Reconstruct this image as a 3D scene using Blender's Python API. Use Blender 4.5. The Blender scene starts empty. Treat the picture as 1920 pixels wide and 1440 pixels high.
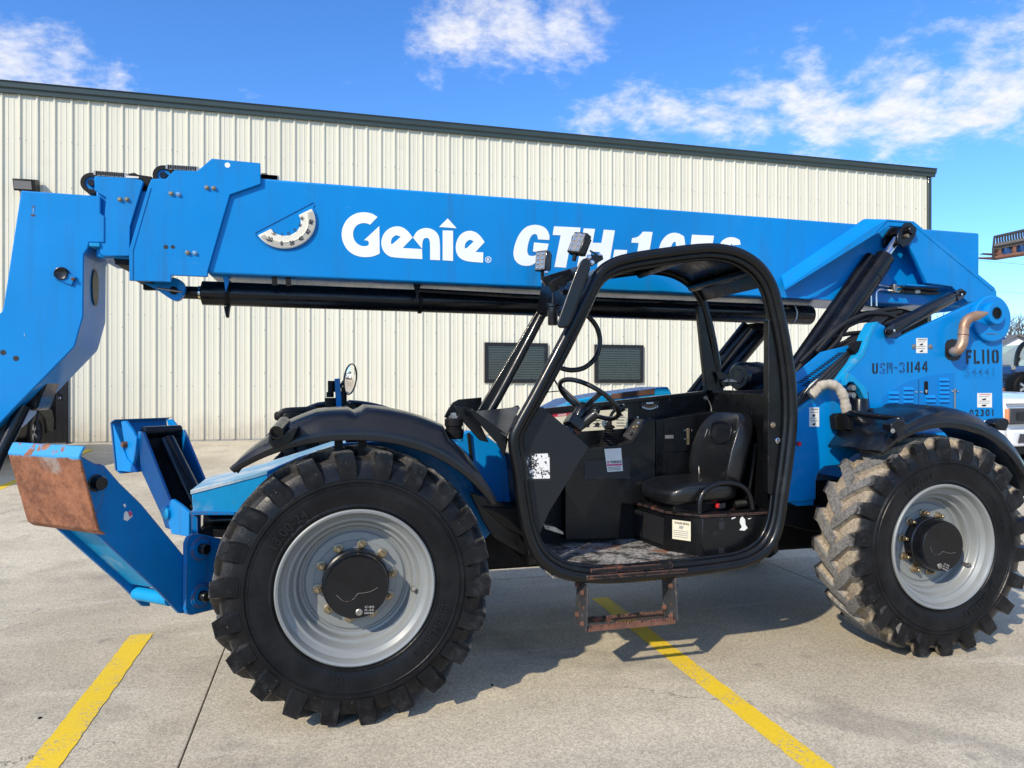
import bpy, bmesh, math, random
from mathutils import Vector, Matrix
from mathutils.geometry import tessellate_polygon

random.seed(7)
R = math.radians
scene = bpy.context.scene
col = scene.collection

# ------------------------------------------------------------------ camera, sky, sun, exposure
FOC, CXP, CYP = 1331.0, 960.0, 724.0          # focal length and principal point in photograph pixels
EYE = 1.645                                    # eye height above the yard
YAW = math.atan(FOC / 5100.0)                  # the lens is turned this far from square-on to the machine
SA, CA = math.sin(YAW), math.cos(YAW)

cd = bpy.data.cameras.new('camera')
cd.sensor_width = 36.0
cd.lens = FOC / 1920.0 * 36.0
cd.shift_y = (CYP - 720.0) / 1920.0
cd.clip_end = 2000.0
cam = bpy.data.objects.new('camera', cd)
cam.location = (0, 0, EYE)
cam.rotation_euler = (R(90), 0, -YAW)
col.objects.link(cam)
scene.camera = cam

SUN_EL = R(34.0)
SUN_XY = Vector((-0.76, -0.65, 0)).normalized()      # towards the sun
sd = bpy.data.lights.new('sun', 'SUN')
sd.energy = 3.85
sd.angle = R(1.0)
sd.color = (1.0, 0.885, 0.70)
sun = bpy.data.objects.new('sun', sd)
to_sun = Vector((SUN_XY.x * math.cos(SUN_EL), SUN_XY.y * math.cos(SUN_EL), math.sin(SUN_EL)))
sun.rotation_euler = to_sun.to_track_quat('Z', 'Y').to_euler()
sun.location = to_sun * 60
col.objects.link(sun)

scene.view_settings.view_transform = 'Standard'
scene.view_settings.look = 'None'
scene.view_settings.exposure = 0.3
scene.view_settings.gamma = 1.0
scene.view_settings.use_curve_mapping = False
try:
    scene.cycles.use_denoising = True
    scene.cycles.max_bounces = 6
    scene.cycles.caustics_reflective = False
    scene.cycles.caustics_refractive = False
except Exception:
    pass


class NT:
    """small node-tree writer"""
    def __init__(self, tree):
        self.t = tree

    def n(self, typ, ins=None, **kw):
        nd = self.t.nodes.new(typ)
        for k, v in kw.items():
            setattr(nd, k, v)
        for k, v in (ins or {}).items():
            s = nd.inputs[k]
            if isinstance(v, bpy.types.NodeSocket):
                self.t.links.new(v, s)
            else:
                s.default_value = v
        return nd

    def m(self, op, a, b=0.0, c=None, clamp=False):
        ins = {0: a, 1: b}
        if c is not None:
            ins[2] = c
        return self.n('ShaderNodeMath', ins, operation=op, use_clamp=clamp).outputs[0]

    def vm(self, op, a, b=(0, 0, 0), out=0):
        ins = {0: a, 1: b}
        if op == 'SCALE':
            ins = {0: a, 3: b}
        return self.n('ShaderNodeVectorMath', ins, operation=op).outputs[out]

    def ramp(self, x, lo, hi, a=0.0, b=1.0, smooth=True):
        return self.n('ShaderNodeMapRange', {0: x, 1: lo, 2: hi, 3: a, 4: b},
                      interpolation_type='SMOOTHSTEP' if smooth else 'LINEAR').outputs[0]

    def noise(self, vec, scale, detail=4.0, rough=0.55, dist=0.0, out=0):
        return self.n('ShaderNodeTexNoise', {'Vector': vec, 'Scale': scale, 'Detail': detail, 'Roughness': rough,
                                             'Distortion': dist}).outputs[out]

    def mix(self, f, a, b, blend='MIX'):
        nd = self.t.nodes.new('ShaderNodeMix')
        nd.data_type = 'RGBA'
        nd.blend_type = blend
        for i, v in ((0, f), (6, a), (7, b)):
            if isinstance(v, bpy.types.NodeSocket):
                self.t.links.new(v, nd.inputs[i])
            else:
                if i and len(v) == 3:
                    v = (*v, 1)
                nd.inputs[i].default_value = v
        return nd.outputs[2]


def make_world():
    w = bpy.data.worlds.new('World')
    scene.world = w
    w.use_nodes = True
    t = w.node_tree
    t.nodes.clear()
    g = NT(t)
    sky = g.n('ShaderNodeTexSky', sky_type='NISHITA', sun_disc=False, sun_elevation=SUN_EL,
              sun_rotation=math.atan2(SUN_XY.x, SUN_XY.y) % (2 * math.pi), altitude=200.0,
              air_density=1.0, dust_density=0.25, ozone_density=2.2)
    hs = g.n('ShaderNodeHueSaturation', {'Saturation': 1.18, 'Value': 1.0, 'Hue': 0.5, 'Fac': 1.0, 'Color': sky.outputs[0]})
    base = g.mix(1.0, hs.outputs[0], SKY_TINT, 'MULTIPLY')
    d = g.n('ShaderNodeTexCoord').outputs['Generated']
    sep = g.n('ShaderNodeSeparateXYZ', {0: d})
    zz = g.m('MAXIMUM', sep.outputs[2], 0.0)
    inv = g.m('DIVIDE', 1.0, g.m('ADD', zz, 0.22))
    flat = g.vm('SCALE', g.n('ShaderNodeCombineXYZ', {0: sep.outputs[0], 1: sep.outputs[1], 2: 0.0}).outputs[0], inv)
    # where cloud banks lie: soft patches in view, and extra patches added out of view to whiten the fill light
    field = None
    for px, py, rad, amp in CLOUDS:
        v = Vector((SA + (px - CXP) / FOC * CA, CA - (px - CXP) / FOC * SA, (CYP - py) / FOC)).normalized()
        dist = g.vm('DISTANCE', d, tuple(v), out=1)
        s = g.m('MULTIPLY', g.ramp(dist, rad, 0.0), amp)
        field = s if field is None else g.m('MAXIMUM', field, s)
    away = g.ramp(g.vm('DISTANCE', d, tuple(Vector((SA, CA, 0.35)).normalized()), out=1), 0.75, 1.0)
    fill_cloud = g.m('MULTIPLY', g.ramp(g.noise(flat, 1.1, 2.0), 0.40, 0.60), away)
    field = g.m('MAXIMUM', field, fill_cloud)
    n1 = g.noise(flat, 4.2, 9.0, 0.62, 0.35)
    n2 = g.noise(g.vm('ADD', flat, (5.1, 2.3, 0)), 17.0, 9.0, 0.66)
    dens = g.m('ADD', g.m('ADD', field, g.m('MULTIPLY', g.m('SUBTRACT', n1, 0.5), 2.3)), g.m('MULTIPLY', g.m('SUBTRACT', n2, 0.5), 1.0))
    mask = g.m('MULTIPLY', g.ramp(dens, 0.42, 1.25), g.ramp(field, 0.0, 0.35))
    mask = g.m('MULTIPLY', mask, 0.93)
    shade = g.ramp(n2, 0.3, 0.65, 0.9, 1.0)
    cloud = g.mix(1.0, CLOUD_COL, g.n('ShaderNodeCombineColor', {0: shade, 1: shade, 2: shade}).outputs[0], 'MULTIPLY')
    final = g.mix(mask, base, cloud)
    bg = g.n('ShaderNodeBackground', {'Color': final, 'Strength': SKY_STRENGTH})
    out = g.n('ShaderNodeOutputWorld')
    t.links.new(bg.outputs[0], out.inputs[0])


SKY_STRENGTH = 0.14
SKY_TINT = (0.80, 1.10, 1.48)
CLOUD_COL = (5.9, 5.9, 6.05)
CLOUDS = [(1230, 228, .15, .78), (1380, 225, .15, .85), (1540, 200, .15, .9), (1700, 175, .15, .95), (1840, 155, .16, .95), (1980, 130, .17, .95),
          (1640, 260, .11, .75), (1110, 238, .11, .7), (1430, 150, .06, .5),
          (960, 55, .14, .98), (870, 30, .13, .9), (1060, 45, .12, .9), (1010, 120, .10, .8), (800, 125, .08, .5), (1140, 75, .045, .45),
          (20, 120, .11, .85), (120, 145, .10, .75), (240, 168, .08, .6), (460, 186, .03, .4), (640, 158, .035, .35), (935, 182, .02, .5)]
make_world()

# ------------------------------------------------------------------ finding places: a photograph pixel on a known plane
def ray(px, py):
    u = (px - CXP) / FOC
    return Vector((SA + u * CA, CA - u * SA, (CYP - py) / FOC))


def at(px, py, Y):
    d = ray(px, py)
    t = Y / d.y
    return Vector((d.x * t, Y, EYE + d.z * t))


def atz(px, py, z):
    d = ray(px, py)
    t = (z - EYE) / d.z
    return Vector((d.x * t, d.y * t, z))


def onp(px, py, p0, n):
    d = ray(px, py)
    o = Vector((0, 0, EYE))
    t = (p0 - o).dot(n) / d.dot(n)
    return o + d * t


def pxm(px, Y):
    """metres covered by one photograph pixel at that column and depth"""
    d = ray(px, CYP)
    return Y / d.y / FOC


# ------------------------------------------------------------------ mesh writing
def catmull(pts, n=6, closed=False):
    P = [Vector(p) for p in pts]
    out = []
    m = len(P)
    rng = range(m if closed else m - 1)
    for i in rng:
        if closed:
            a, b, c, d = P[(i - 1) % m], P[i], P[(i + 1) % m], P[(i + 2) % m]
        else:
            a, b, c, d = P[max(i - 1, 0)], P[i], P[i + 1], P[min(i + 2, m - 1)]
        for k in range(n):
            t = k / n
            out.append(0.5 * ((2 * b) + (c - a) * t + (2 * a - 5 * b + 4 * c - d) * t * t + (3 * b - a - 3 * c + d) * t ** 3))
    if not closed:
        out.append(P[-1])
    return out


def round_poly(pts, keep=48, it=3):
    """Chaikin smoothing that keeps the sharp corners of an outline"""
    P = [Vector(p) for p in pts]
    for _ in range(it):
        m = len(P)
        out = []
        sharp = []
        for i in range(m):
            a, b, c = P[i - 1], P[i], P[(i + 1) % m]
            e1, e2 = (b - a), (c - b)
            ang = math.degrees(e1.angle(e2)) if e1.length > 1e-9 and e2.length > 1e-9 else 0
            sharp.append(ang > keep)
        for i in range(m):
            b = P[i]
            if sharp[i]:
                out.append(b)
            else:
                a, c = P[i - 1], P[(i + 1) % m]
                out.append(b.lerp(a, .25))
                out.append(b.lerp(c, .25))
        P = out
    return P


class MB:
    def __init__(self):
        self.v, self.f = [], []

    def add(self, vs, fs):
        o = len(self.v)
        self.v += [tuple(p) for p in vs]
        self.f += [tuple(i + o for i in f) for f in fs]
        return self

    def box(self, a, b):
        x0, y0, z0 = a
        x1, y1, z1 = b
        return self.add([(x0, y0, z0), (x1, y0, z0), (x1, y1, z0), (x0, y1, z0), (x0, y0, z1), (x1, y0, z1), (x1, y1, z1), (x0, y1, z1)],
                        [(0, 3, 2, 1), (4, 5, 6, 7), (0, 1, 5, 4), (1, 2, 6, 5), (2, 3, 7, 6), (3, 0, 4, 7)])

    def obox(self, c, ex, ey, ez):
        """box from centre and three half-axis vectors"""
        c, ex, ey, ez = Vector(c), Vector(ex), Vector(ey), Vector(ez)
        vs = [c + ex * i + ey * j + ez * k for k in (-1, 1) for i, j in ((-1, -1), (1, -1), (1, 1), (-1, 1))]
        return self.add(vs, [(0, 3, 2, 1), (4, 5, 6, 7), (0, 1, 5, 4), (1, 2, 6, 5), (2, 3, 7, 6), (3, 0, 4, 7)])

    def prism(self, pts, off):
        n = len(pts)
        off = Vector(off)
        a = [Vector(p) for p in pts]
        b = [p + off for p in a]
        return self.add(a + b, [tuple(range(n)), tuple(range(2 * n - 1, n - 1, -1))] +
                        [(i, (i + 1) % n, n + (i + 1) % n, n + i) for i in range(n)])

    def loft(self, rings, closed=True, caps=True):
        n = len(rings[0])
        vs = [p for r in rings for p in r]
        fs = []
        for k in range(len(rings) - 1):
            for i in range(n if closed else n - 1):
                j = (i + 1) % n
                fs.append((k * n + i, k * n + j, (k + 1) * n + j, (k + 1) * n + i))
        if caps and closed:
            fs.append(tuple(range(n))[::-1])
            fs.append(tuple(range((len(rings) - 1) * n, len(rings) * n)))
        return self.add(vs, fs)

    def tube(self, path, r, seg=10, closed=False, prof=None):
        P = [Vector(p) for p in path]
        n = len(P)
        rs = r if isinstance(r, (list, tuple)) else [r] * n
        T = []
        for i in range(n):
            if closed:
                t = P[(i + 1) % n] - P[i - 1]
            else:
                t = P[min(i + 1, n - 1)] - P[max(i - 1, 0)]
            T.append(t.normalized())
        up = Vector((0, 1, 0)) if abs(T[0].y) < .9 else Vector((0, 0, 1))
        u = (up - T[0] * up.dot(T[0])).normalized()
        rings = []
        for i in range(n):
            u = (u - T[i] * u.dot(T[i])).normalized()
            w = T[i].cross(u)
            if prof:
                rings.append([P[i] + (u * a + w * b) * rs[i] for a, b in prof])
            else:
                rings.append([P[i] + (u * math.cos(k / seg * math.tau) + w * math.sin(k / seg * math.tau)) * rs[i] for k in range(seg)])
        if closed:
            rings.append(rings[0])
            return self.loft(rings, True, False)
        return self.loft(rings)

    def cyl(self, a, b, r, seg=20, r2=None):
        return self.tube([a, b], [r, r if r2 is None else r2], seg)

    def lathe(self, prof, o, ax, seg=48, caps=False):
        o, ax = Vector(o), Vector(ax).normalized()
        up = Vector((0, 0, 1)) if abs(ax.z) < .9 else Vector((1, 0, 0))
        u = (up - ax * up.dot(ax)).normalized()
        w = ax.cross(u)
        rings = []
        for r, h in prof:
            rings.append([o + ax * h + (u * math.cos(k / seg * math.tau) + w * math.sin(k / seg * math.tau)) * max(r, 1e-4) for k in range(seg)])
        return self.loft(rings, True, caps)

    def sup(self, c, ex, ey, ez, e=.4, nu=28, nv=16, warp=None):
        """rounded cushion: super-ellipsoid on three half-axis vectors"""
        c, ex, ey, ez = Vector(c), Vector(ex), Vector(ey), Vector(ez)
        sg = lambda x, p: math.copysign(abs(x) ** p, x)
        vs, fs = [], []
        for j in range(nv + 1):
            ph = -math.pi / 2 + math.pi * j / nv
            for i in range(nu):
                th = math.tau * i / nu
                a, b, k = sg(math.cos(ph), e) * sg(math.cos(th), e), sg(math.cos(ph), e) * sg(math.sin(th), e), sg(math.sin(ph), e)
                if warp:
                    a, b, k = warp(a, b, k)
                vs.append(c + ex * a + ey * b + ez * k)
        for j in range(nv):
            for i in range(nu):
                i2 = (i + 1) % nu
                fs.append((j * nu + i, j * nu + i2, (j + 1) * nu + i2, (j + 1) * nu + i))
        return self.add(vs, fs)

    def fill(self, outer, holes=()):
        """flat filled outline with holes"""
        loops = [list(outer)] + [list(h) for h in holes]
        flat = [p for l in loops for p in l]
        tris = tessellate_polygon([[Vector(p) for p in l] for l in loops])
        return self.add(flat, [tuple(t) for t in tris])

    def mesh(self, name, mat, angle=35, smooth=True, recalc=True):
        me = bpy.data.meshes.new(name)
        me.from_pydata(self.v, [], self.f)
        if recalc:
            bm = bmesh.new()
            bm.from_mesh(me)
            bmesh.ops.remove_doubles(bm, verts=bm.verts, dist=1e-5)
            bmesh.ops.recalc_face_normals(bm, faces=bm.faces)
            bm.to_mesh(me)
            bm.free()
        if mat:
            me.materials.append(mat)
        if smooth:
            me.polygons.foreach_set('use_smooth', [True] * len(me.polygons))
            me.set_sharp_from_angle(angle=R(angle))
        me.update()
        return me

    def build(self, name, mat, parent=None, bevel=0.0, angle=35, smooth=True, recalc=True, seg=2):
        o = bpy.data.objects.new(name, self.mesh(name, mat, angle, smooth, recalc))
        link(o, parent)
        if bevel:
            b = o.modifiers.new('bevel', 'BEVEL')
            b.width = bevel
            b.segments = seg
            b.limit_method = 'ANGLE'
            b.angle_limit = R(32)
            b.harden_normals = False
        return o


WLOC = {}


def link(o, parent):
    """mesh coordinates are world coordinates: undo the parent's own offset"""
    col.objects.link(o)
    if parent is not None:
        o.parent = parent
        o.location = -WLOC.get(parent, Vector((0, 0, 0)))
    WLOC[o] = Vector((0, 0, 0))


def thing(name, loc, label, cat, group=None, kind=None):
    e = bpy.data.objects.new(name, None)
    e.empty_display_size = .2
    e.location = loc
    col.objects.link(e)
    WLOC[e] = Vector(loc)
    return tag(e, label, cat, group, kind)


def tag(o, label=None, cat=None, group=None, kind=None):
    if label: o['label'] = label
    if cat: o['category'] = cat
    if group: o['group'] = group
    if kind: o['kind'] = kind
    return o


def plate(name, px, Y0, th, mat, parent, bevel=.004, rnd=None):
    """plate cut to an outline given at its near face; th = thickness going away from the viewer"""
    pts = [at(x, y, Y0) for x, y in px]
    if rnd:
        pts = round_poly(pts, rnd)
    return MB().prism(pts, (0, th, 0)).build(name, mat, parent, bevel)


def text_shape(s, bold=0.0, shear=0.0, space=1.0):
    """outline mesh of a string in the built-in typeface, scaled to a unit box"""
    c = bpy.data.curves.new('txt', 'FONT')
    c.body = s
    c.offset = bold
    c.shear = shear
    c.space_character = space
    c.resolution_u = 3
    o = bpy.data.objects.new('txt', c)
    col.objects.link(o)
    dg = bpy.context.evaluated_depsgraph_get()
    me = bpy.data.meshes.new_from_object(o.evaluated_get(dg))
    vs = [v.co.copy() for v in me.vertices]
    fs = [tuple(p.vertices) for p in me.polygons]
    bpy.data.objects.remove(o)
    bpy.data.curves.remove(c)
    bpy.data.meshes.remove(me)
    x0, x1 = min(v.x for v in vs), max(v.x for v in vs)
    y0, y1 = min(v.y for v in vs), max(v.y for v in vs)
    return [((v.x - x0) / (x1 - x0), (v.y - y0) / (y1 - y0)) for v in vs], fs


def text_px(mb, s, tl, tr, bl, Y, bold=0.02, shear=0.0, space=1.0):
    """write a string into the box whose top-left, top-right, bottom-left pixels are given, on plane Y"""
    vs, fs = text_shape(s, bold, shear, space)
    P = []
    for a, b in vs:
        x = bl[0] + (tr[0] - tl[0]) * a + (tl[0] - bl[0]) * b
        y = bl[1] + (tr[1] - tl[1]) * a + (tl[1] - bl[1]) * b
        P.append(at(x, y, Y))
    return mb.add(P, fs)
# ------------------------------------------------------------------ materials
def new_mat(name):
    m = bpy.data.materials.new(name)
    m.use_nodes = True
    t = m.node_tree
    b = t.nodes['Principled BSDF']
    return m, NT(t), b


def setc(g, b, key, v):
    if isinstance(v, bpy.types.NodeSocket):
        g.t.links.new(v, b.inputs[key])
    else:
        b.inputs[key].default_value = (*v, 1) if isinstance(v, (tuple, list)) and len(v) == 3 else v


def surf(name, c, rough=.5, metal=0.0, coat=0.0, var=.12, vscale=4.0, bump=0.0, bscale=80.0, spec=.5,
         patches=(), rvar=.1, world=False, streak=0.0, edge=None):
    """paint-like surface: base colour, mild colour and gloss drift, fine relief, and worn patches (colour, scale, threshold, width, roughness)"""
    m, g, b = new_mat(name)
    P = g.n('ShaderNodeNewGeometry').outputs['Position'] if world else g.n('ShaderNodeTexCoord').outputs['Object']
    nz = g.noise(P, vscale, 5.0, .6)
    k = g.ramp(nz, .25, .75, 1 - var, 1 + var, False)
    cc = g.mix(1.0, c, g.n('ShaderNodeCombineColor', {0: k, 1: k, 2: k}).outputs[0], 'MULTIPLY')
    rr = g.ramp(g.noise(P, vscale * 2.3, 4.0), .3, .7, max(rough - rvar * rough, .02), min(rough + rvar * rough, 1), False)
    mm = metal
    for pc, ps, thr, wd, pr in patches:
        f = g.ramp(g.noise(P, ps, 8.0, .62), thr, thr + wd)
        cc = g.mix(f, cc, pc)
        rr = g.n('ShaderNodeMix', {0: f, 2: rr, 3: pr}).outputs[0]
    if streak:
        # rain-washed grime running down, and pin-prick chips
        sv = g.n('ShaderNodeMapping', {'Vector': P, 'Scale': (7.0, 7.0, .45)}).outputs[0]
        f = g.m('MULTIPLY', g.ramp(g.noise(sv, 1.6, 6.0, .65), .50, .78), streak)
        cc = g.mix(f, cc, (.035, .085, .16))
        f = g.m('MULTIPLY', g.ramp(g.noise(P, 1.3, 5.0, .6), .56, .78), streak * 1.2)
        cc = g.mix(f, cc, (.04, .26, .56))
        f = g.m('MULTIPLY', g.ramp(g.noise(P, 85.0, 2.0, .5), .745, .76), g.ramp(g.noise(P, 1.7, 3.0), .5, .62))
        cc = g.mix(f, cc, (.12, .05, .03))
        f = g.m('MULTIPLY', g.ramp(g.noise(g.n('ShaderNodeMapping', {'Vector': P, 'Rotation': (.2, .9, .3), 'Scale': (2.0, 30, 60)}).outputs[0], 3.0, 3.0, .5), .735, .75), g.ramp(g.noise(P, 2.2, 3.0), .52, .62))
        cc = g.mix(g.m('MULTIPLY', f, .5), cc, (.30, .45, .60))
    if edge:
        # paint rubbed off along edges and corners
        ec, er, eth = edge
        bv = g.n('ShaderNodeBevel', {'Radius': er}, samples=4)
        dt = g.vm('DOT_PRODUCT', bv.outputs[0], g.n('ShaderNodeNewGeometry').outputs['Normal'], out=1)
        f = g.m('MULTIPLY', g.ramp(dt, .985, .90), g.ramp(g.noise(P, 16.0, 6.0, .65), eth, eth + .06))
        cc = g.mix(f, cc, ec)
        rr = g.n('ShaderNodeMix', {0: f, 2: rr, 3: .85}).outputs[0]
    setc(g, b, 'Base Color', cc)
    setc(g, b, 'Roughness', rr)
    b.inputs['Metallic'].default_value = mm
    b.inputs['Coat Weight'].default_value = coat
    b.inputs['Coat Roughness'].default_value = .06
    b.inputs['Specular IOR Level'].default_value = spec
    if bump:
        bp = g.n('ShaderNodeBump', {'Strength': 1.0, 'Distance': bump, 'Height': g.noise(P, bscale, 5.0, .6)})
        g.t.links.new(bp.outputs[0], b.inputs['Normal'])
    return m


BLUE_C = (0.0, 0.205, 0.56)
M = {}
M['blue'] = surf('blue paint', BLUE_C, .42, coat=.2, spec=.18, var=.10, vscale=1.1, streak=.34, bump=.004, bscale=1.5, rvar=.25)
M['blue_worn'] = surf('blue paint, chipped', (0.0, 0.175, 0.47), .42, coat=.08, spec=.2, var=.14, streak=.4, edge=((.13, .06, .035), .012, .40), vscale=3, bump=.0008, bscale=12,
                      patches=(((.10, .045, .025), 9, .70, .03, .8), ((.03, .28, .55), 26, .68, .05, .5)))
M['blue_light'] = surf('blue paint, faded', (0.006, 0.27, 0.55), .45, coat=.05, spec=.2, var=.15, edge=((.13, .06, .035), .01, .5), vscale=6,
                       patches=(((.30, .42, .48), 3.2, .58, .18, .6), ((.12, .06, .035), 14, .69, .03, .8)))  # pale from fading; sunlit faces and sky sheen are painted in too
M['lid'] = surf('sun-bleached blue paint', (.17, .36, .50), .5, var=.2, vscale=5, patches=(((.45, .52, .55), 4, .5, .1, .6),))  # bleached paint, made paler still to carry the sky's sheen
M['blue_panel'] = surf('blue door paint', (0.0, 0.175, 0.52), .40, coat=.12, spec=.2, streak=.15, var=.05, vscale=2)
M['black'] = surf('black paint', (.0035, .004, .0055), .28, coat=.15, spec=.35, var=.3, vscale=5, bump=.0005, bscale=30, rvar=.35)
M['black_cab'] = surf('black cab paint', (.0035, .004, .005), .32, coat=.1, spec=.32, edge=((.10, .085, .075), .006, .56), var=.3, vscale=6, bump=.0004, bscale=60, rvar=.35,
                      patches=(((.16, .10, .075), 40, .74, .03, .8), ((.025, .025, .028), 7, .64, .2, .55)))
M['black_worn'] = surf('black paint, rubbed to rust', (.007, .007, .009), .45, coat=.05, spec=.3, edge=((.16, .085, .06), .012, .42), var=.3, vscale=8, bump=.001, bscale=60,
                       patches=(((.10, .035, .022), 8, .56, .06, .8), ((.22, .14, .11), 30, .66, .05, .85)))
M['black_plastic'] = surf('black moulded plastic', (.004, .005, .0075), .33, coat=.22, spec=.4, var=.2, vscale=3, bump=.0012, bscale=9, rvar=.3)
M['black_matt'] = surf('black rubber and iron', (.0035, .0035, .004), .6, spec=.25, var=.4, vscale=10, bump=.001, bscale=40)
M['slate'] = surf('slate panel paint', (.0075, .009, .012), .42, coat=.05, spec=.35, var=.18, vscale=4, bump=.0004, bscale=80)
M['vinyl'] = surf('black seat vinyl', (.006, .0065, .0075), .34, coat=.15, var=.2, vscale=7, bump=.0012, bscale=120,
                  patches=(((.02, .02, .023), 5, .55, .2, .5),))
M['hose'] = surf('rubber hose', (.012, .012, .013), .48, var=.3, vscale=20)
M['chrome'] = surf('bright steel', (.62, .63, .65), .16, metal=1, var=.05)
M['steel'] = surf('dull steel', (.36, .34, .31), .42, metal=.9, var=.2, vscale=20, patches=(((.12, .075, .05), 14, .6, .1, .7),))
M['brass'] = surf('brassy nut', (.34, .27, .17), .4, metal=.85, var=.25, vscale=30)
M['rim'] = surf('silver wheel paint', (.235, .25, .25), .40, metal=.15, coat=.2, var=.08, vscale=5,
                patches=(((.26, .22, .18), 9, .63, .2, .6),))
M['wrap'] = surf('beige hose wrap', (.40, .36, .30), .9, var=.15, vscale=18, bump=.01, bscale=22, patches=(((.22, .19, .16), 9, .58, .1, .95),))
M['sticker'] = surf('white sticker', (.74, .74, .70), .45, var=.06, vscale=30)
M['sticker_cream'] = surf('cream sticker', (.66, .62, .47), .45, var=.08, vscale=30)
M['print_and_shade_black'] = surf('black print and painted shade', (.012, .012, .014), .5)  # print, and the shade painted inside flat holes, slots and recesses
M['print_grey'] = surf('grey print', (.32, .32, .31), .5)
M['print_red'] = surf('red print', (.55, .02, .045), .45)
M['print_pink'] = surf('pink print', (.55, .09, .22), .45)
M['white_print'] = surf('white vinyl lettering', (.80, .84, .84), .4, coat=.2, var=.05, vscale=6)
M['stencil'] = surf('black stencil paint', (.006, .008, .012), .5, var=.2)
M['stencil_thin'] = surf('thin stencil paint', (.004, .045, .14), .5, var=.2, vscale=30,
                         patches=(((.004, .13, .50), 24, .5, .1, .4),))
M['faded_print'] = surf('faded blue print', (.0, .14, .40), .45)
M['faded_patch'] = surf('cleaner blue patch', (.0, .205, .56), .42, coat=.12, spec=.2, var=.05)
M['red'] = surf('red plastic', (.5, .015, .02), .4)
M['amber'] = surf('amber plastic', (.75, .32, .03), .35)
M['amber_lens'] = surf('orange marker lens', (.75, .26, .12), .3)
M['ivory'] = surf('ivory plastic', (.72, .68, .56), .4, coat=.2, var=.06, vscale=20)
M['greybrown'] = surf('grey dial band', (.40, .38, .33), .45)
M['cyan'] = surf('light blue ring', (.02, .36, .60), .5)
M['green_dark'] = surf('dark green trim', (.028, .045, .043), .38, coat=.15, var=.12, vscale=2, world=True)
M['wall'] = surf('cream wall sheet', (.67, .65, .535), .5, coat=0, var=.035, vscale=.6, world=True,
                 patches=(((.52, .49, .42), 1.1, .64, .3, .6),))
_w, _g, _b = M['wall'], NT(M['wall'].node_tree), M['wall'].node_tree.nodes['Principled BSDF']
_P = _g.n('ShaderNodeNewGeometry').outputs['Position']
_z = _g.n('ShaderNodeSeparateXYZ', {0: _P}).outputs[2]
_sp = _g.m('MULTIPLY', _g.ramp(_g.m('ADD', _z, _g.m('MULTIPLY', _g.noise(_P, 3.0, 5.0, .65), -.9)), .75, -.05), .55)
_st = _g.m('MULTIPLY', _g.ramp(_g.noise(_g.n('ShaderNodeMapping', {'Vector': _P, 'Scale': (3.5, 1, .16)}).outputs[0], 1.5, 6.0, .65), .56, .78), .42)
_src = _b.inputs['Base Color'].links[0].from_socket
_rv = _g.ramp(_g.n('ShaderNodeObjectInfo').outputs['Random'], 0, 1, .955, 1.0, False)
_c = _g.mix(1.0, _src, _g.n('ShaderNodeCombineColor', {0: _rv, 1: _rv, 2: _rv}).outputs[0], 'MULTIPLY')
_c = _g.mix(_sp, _c, (.33, .28, .215))
_c = _g.mix(_st, _c, (.50, .475, .40))
_g.t.links.new(_c, _b.inputs['Base Color'])
M['wall_back'] = surf('wall core', (.3, .3, .28), .8)
M['bronze'] = surf('dark bronze aluminium', (.020, .019, .021), .38, metal=.4, var=.15)
M['blind'] = surf('green-grey blind slat', (.105, .13, .13), .55, var=.08)
M['shade_sheet'] = surf('painted shade behind blind', (.04, .05, .05), .7)  # flat dark sheet paints the shade between slats and behind door glass
M['joint'] = surf('joint filler', (.045, .040, .036), .95, var=.3, vscale=20, world=True)
M['lens'] = surf('lamp lens', (.20, .20, .20), .15, coat=.5, var=.15, vscale=60)
M['house'] = surf('white lap siding', (.72, .75, .80), .6, world=True)
M['roof_grey'] = surf('grey shingles', (.13, .13, .14), .9, world=True)
M['bark'] = surf('grey bark', (.13, .11, .10), .9)
M['brick'] = surf('red-brown bricks', (.20, .075, .05), .9, var=.4, vscale=12, world=True)
M['white_car'] = surf('white car paint', (.74, .76, .78), .3, coat=.8, var=.03)
M['silver_trim'] = surf('silver trim', (.55, .56, .57), .3, metal=.7)
M['dark_grey'] = surf('dark grey plastic', (.035, .035, .040), .5, var=.2)
M['black_car'] = surf('black car paint', (.006, .0065, .008), .5, coat=.0, spec=.15)
M['wire'] = surf('overhead wire', (.12, .13, .14), .6)
M['navy'] = surf('navy paint', (.008, .05, .17), .35, coat=.4)
M['step_steel'] = surf('scraped step steel', (.05, .055, .062), .5, metal=.3, var=.35, vscale=14, bump=.001, bscale=50, edge=((.19, .105, .07), .008, .52), patches=(((.20, .19, .18), 9, .56, .1, .7), ((.14, .065, .04), 17, .60, .05, .85)))
M['rust_fork'] = surf('rusty fork steel', (.13, .06, .04), .8, var=.5, vscale=3)


def glass_mat(name, tint, rough=.03, alpha=.35):
    m, g, b = new_mat(name)
    b.inputs['Base Color'].default_value = (*tint, 1)
    b.inputs['Roughness'].default_value = rough
    b.inputs['Coat Weight'].default_value = .6
    b.inputs['Coat Roughness'].default_value = .02
    b.inputs['Alpha'].default_value = alpha
    return m


M['glass'] = glass_mat('window glass', (.02, .03, .03), .03, .25)
M['glass_dark'] = glass_mat('dark door glass', (.006, .007, .008), .03, .85)
M['glass_green'] = glass_mat('green cab glass', (.25, .45, .40), .05, .55)
M['mirror'] = surf('mirror glass', (.9, .9, .9), .02, metal=1, var=0)


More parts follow.
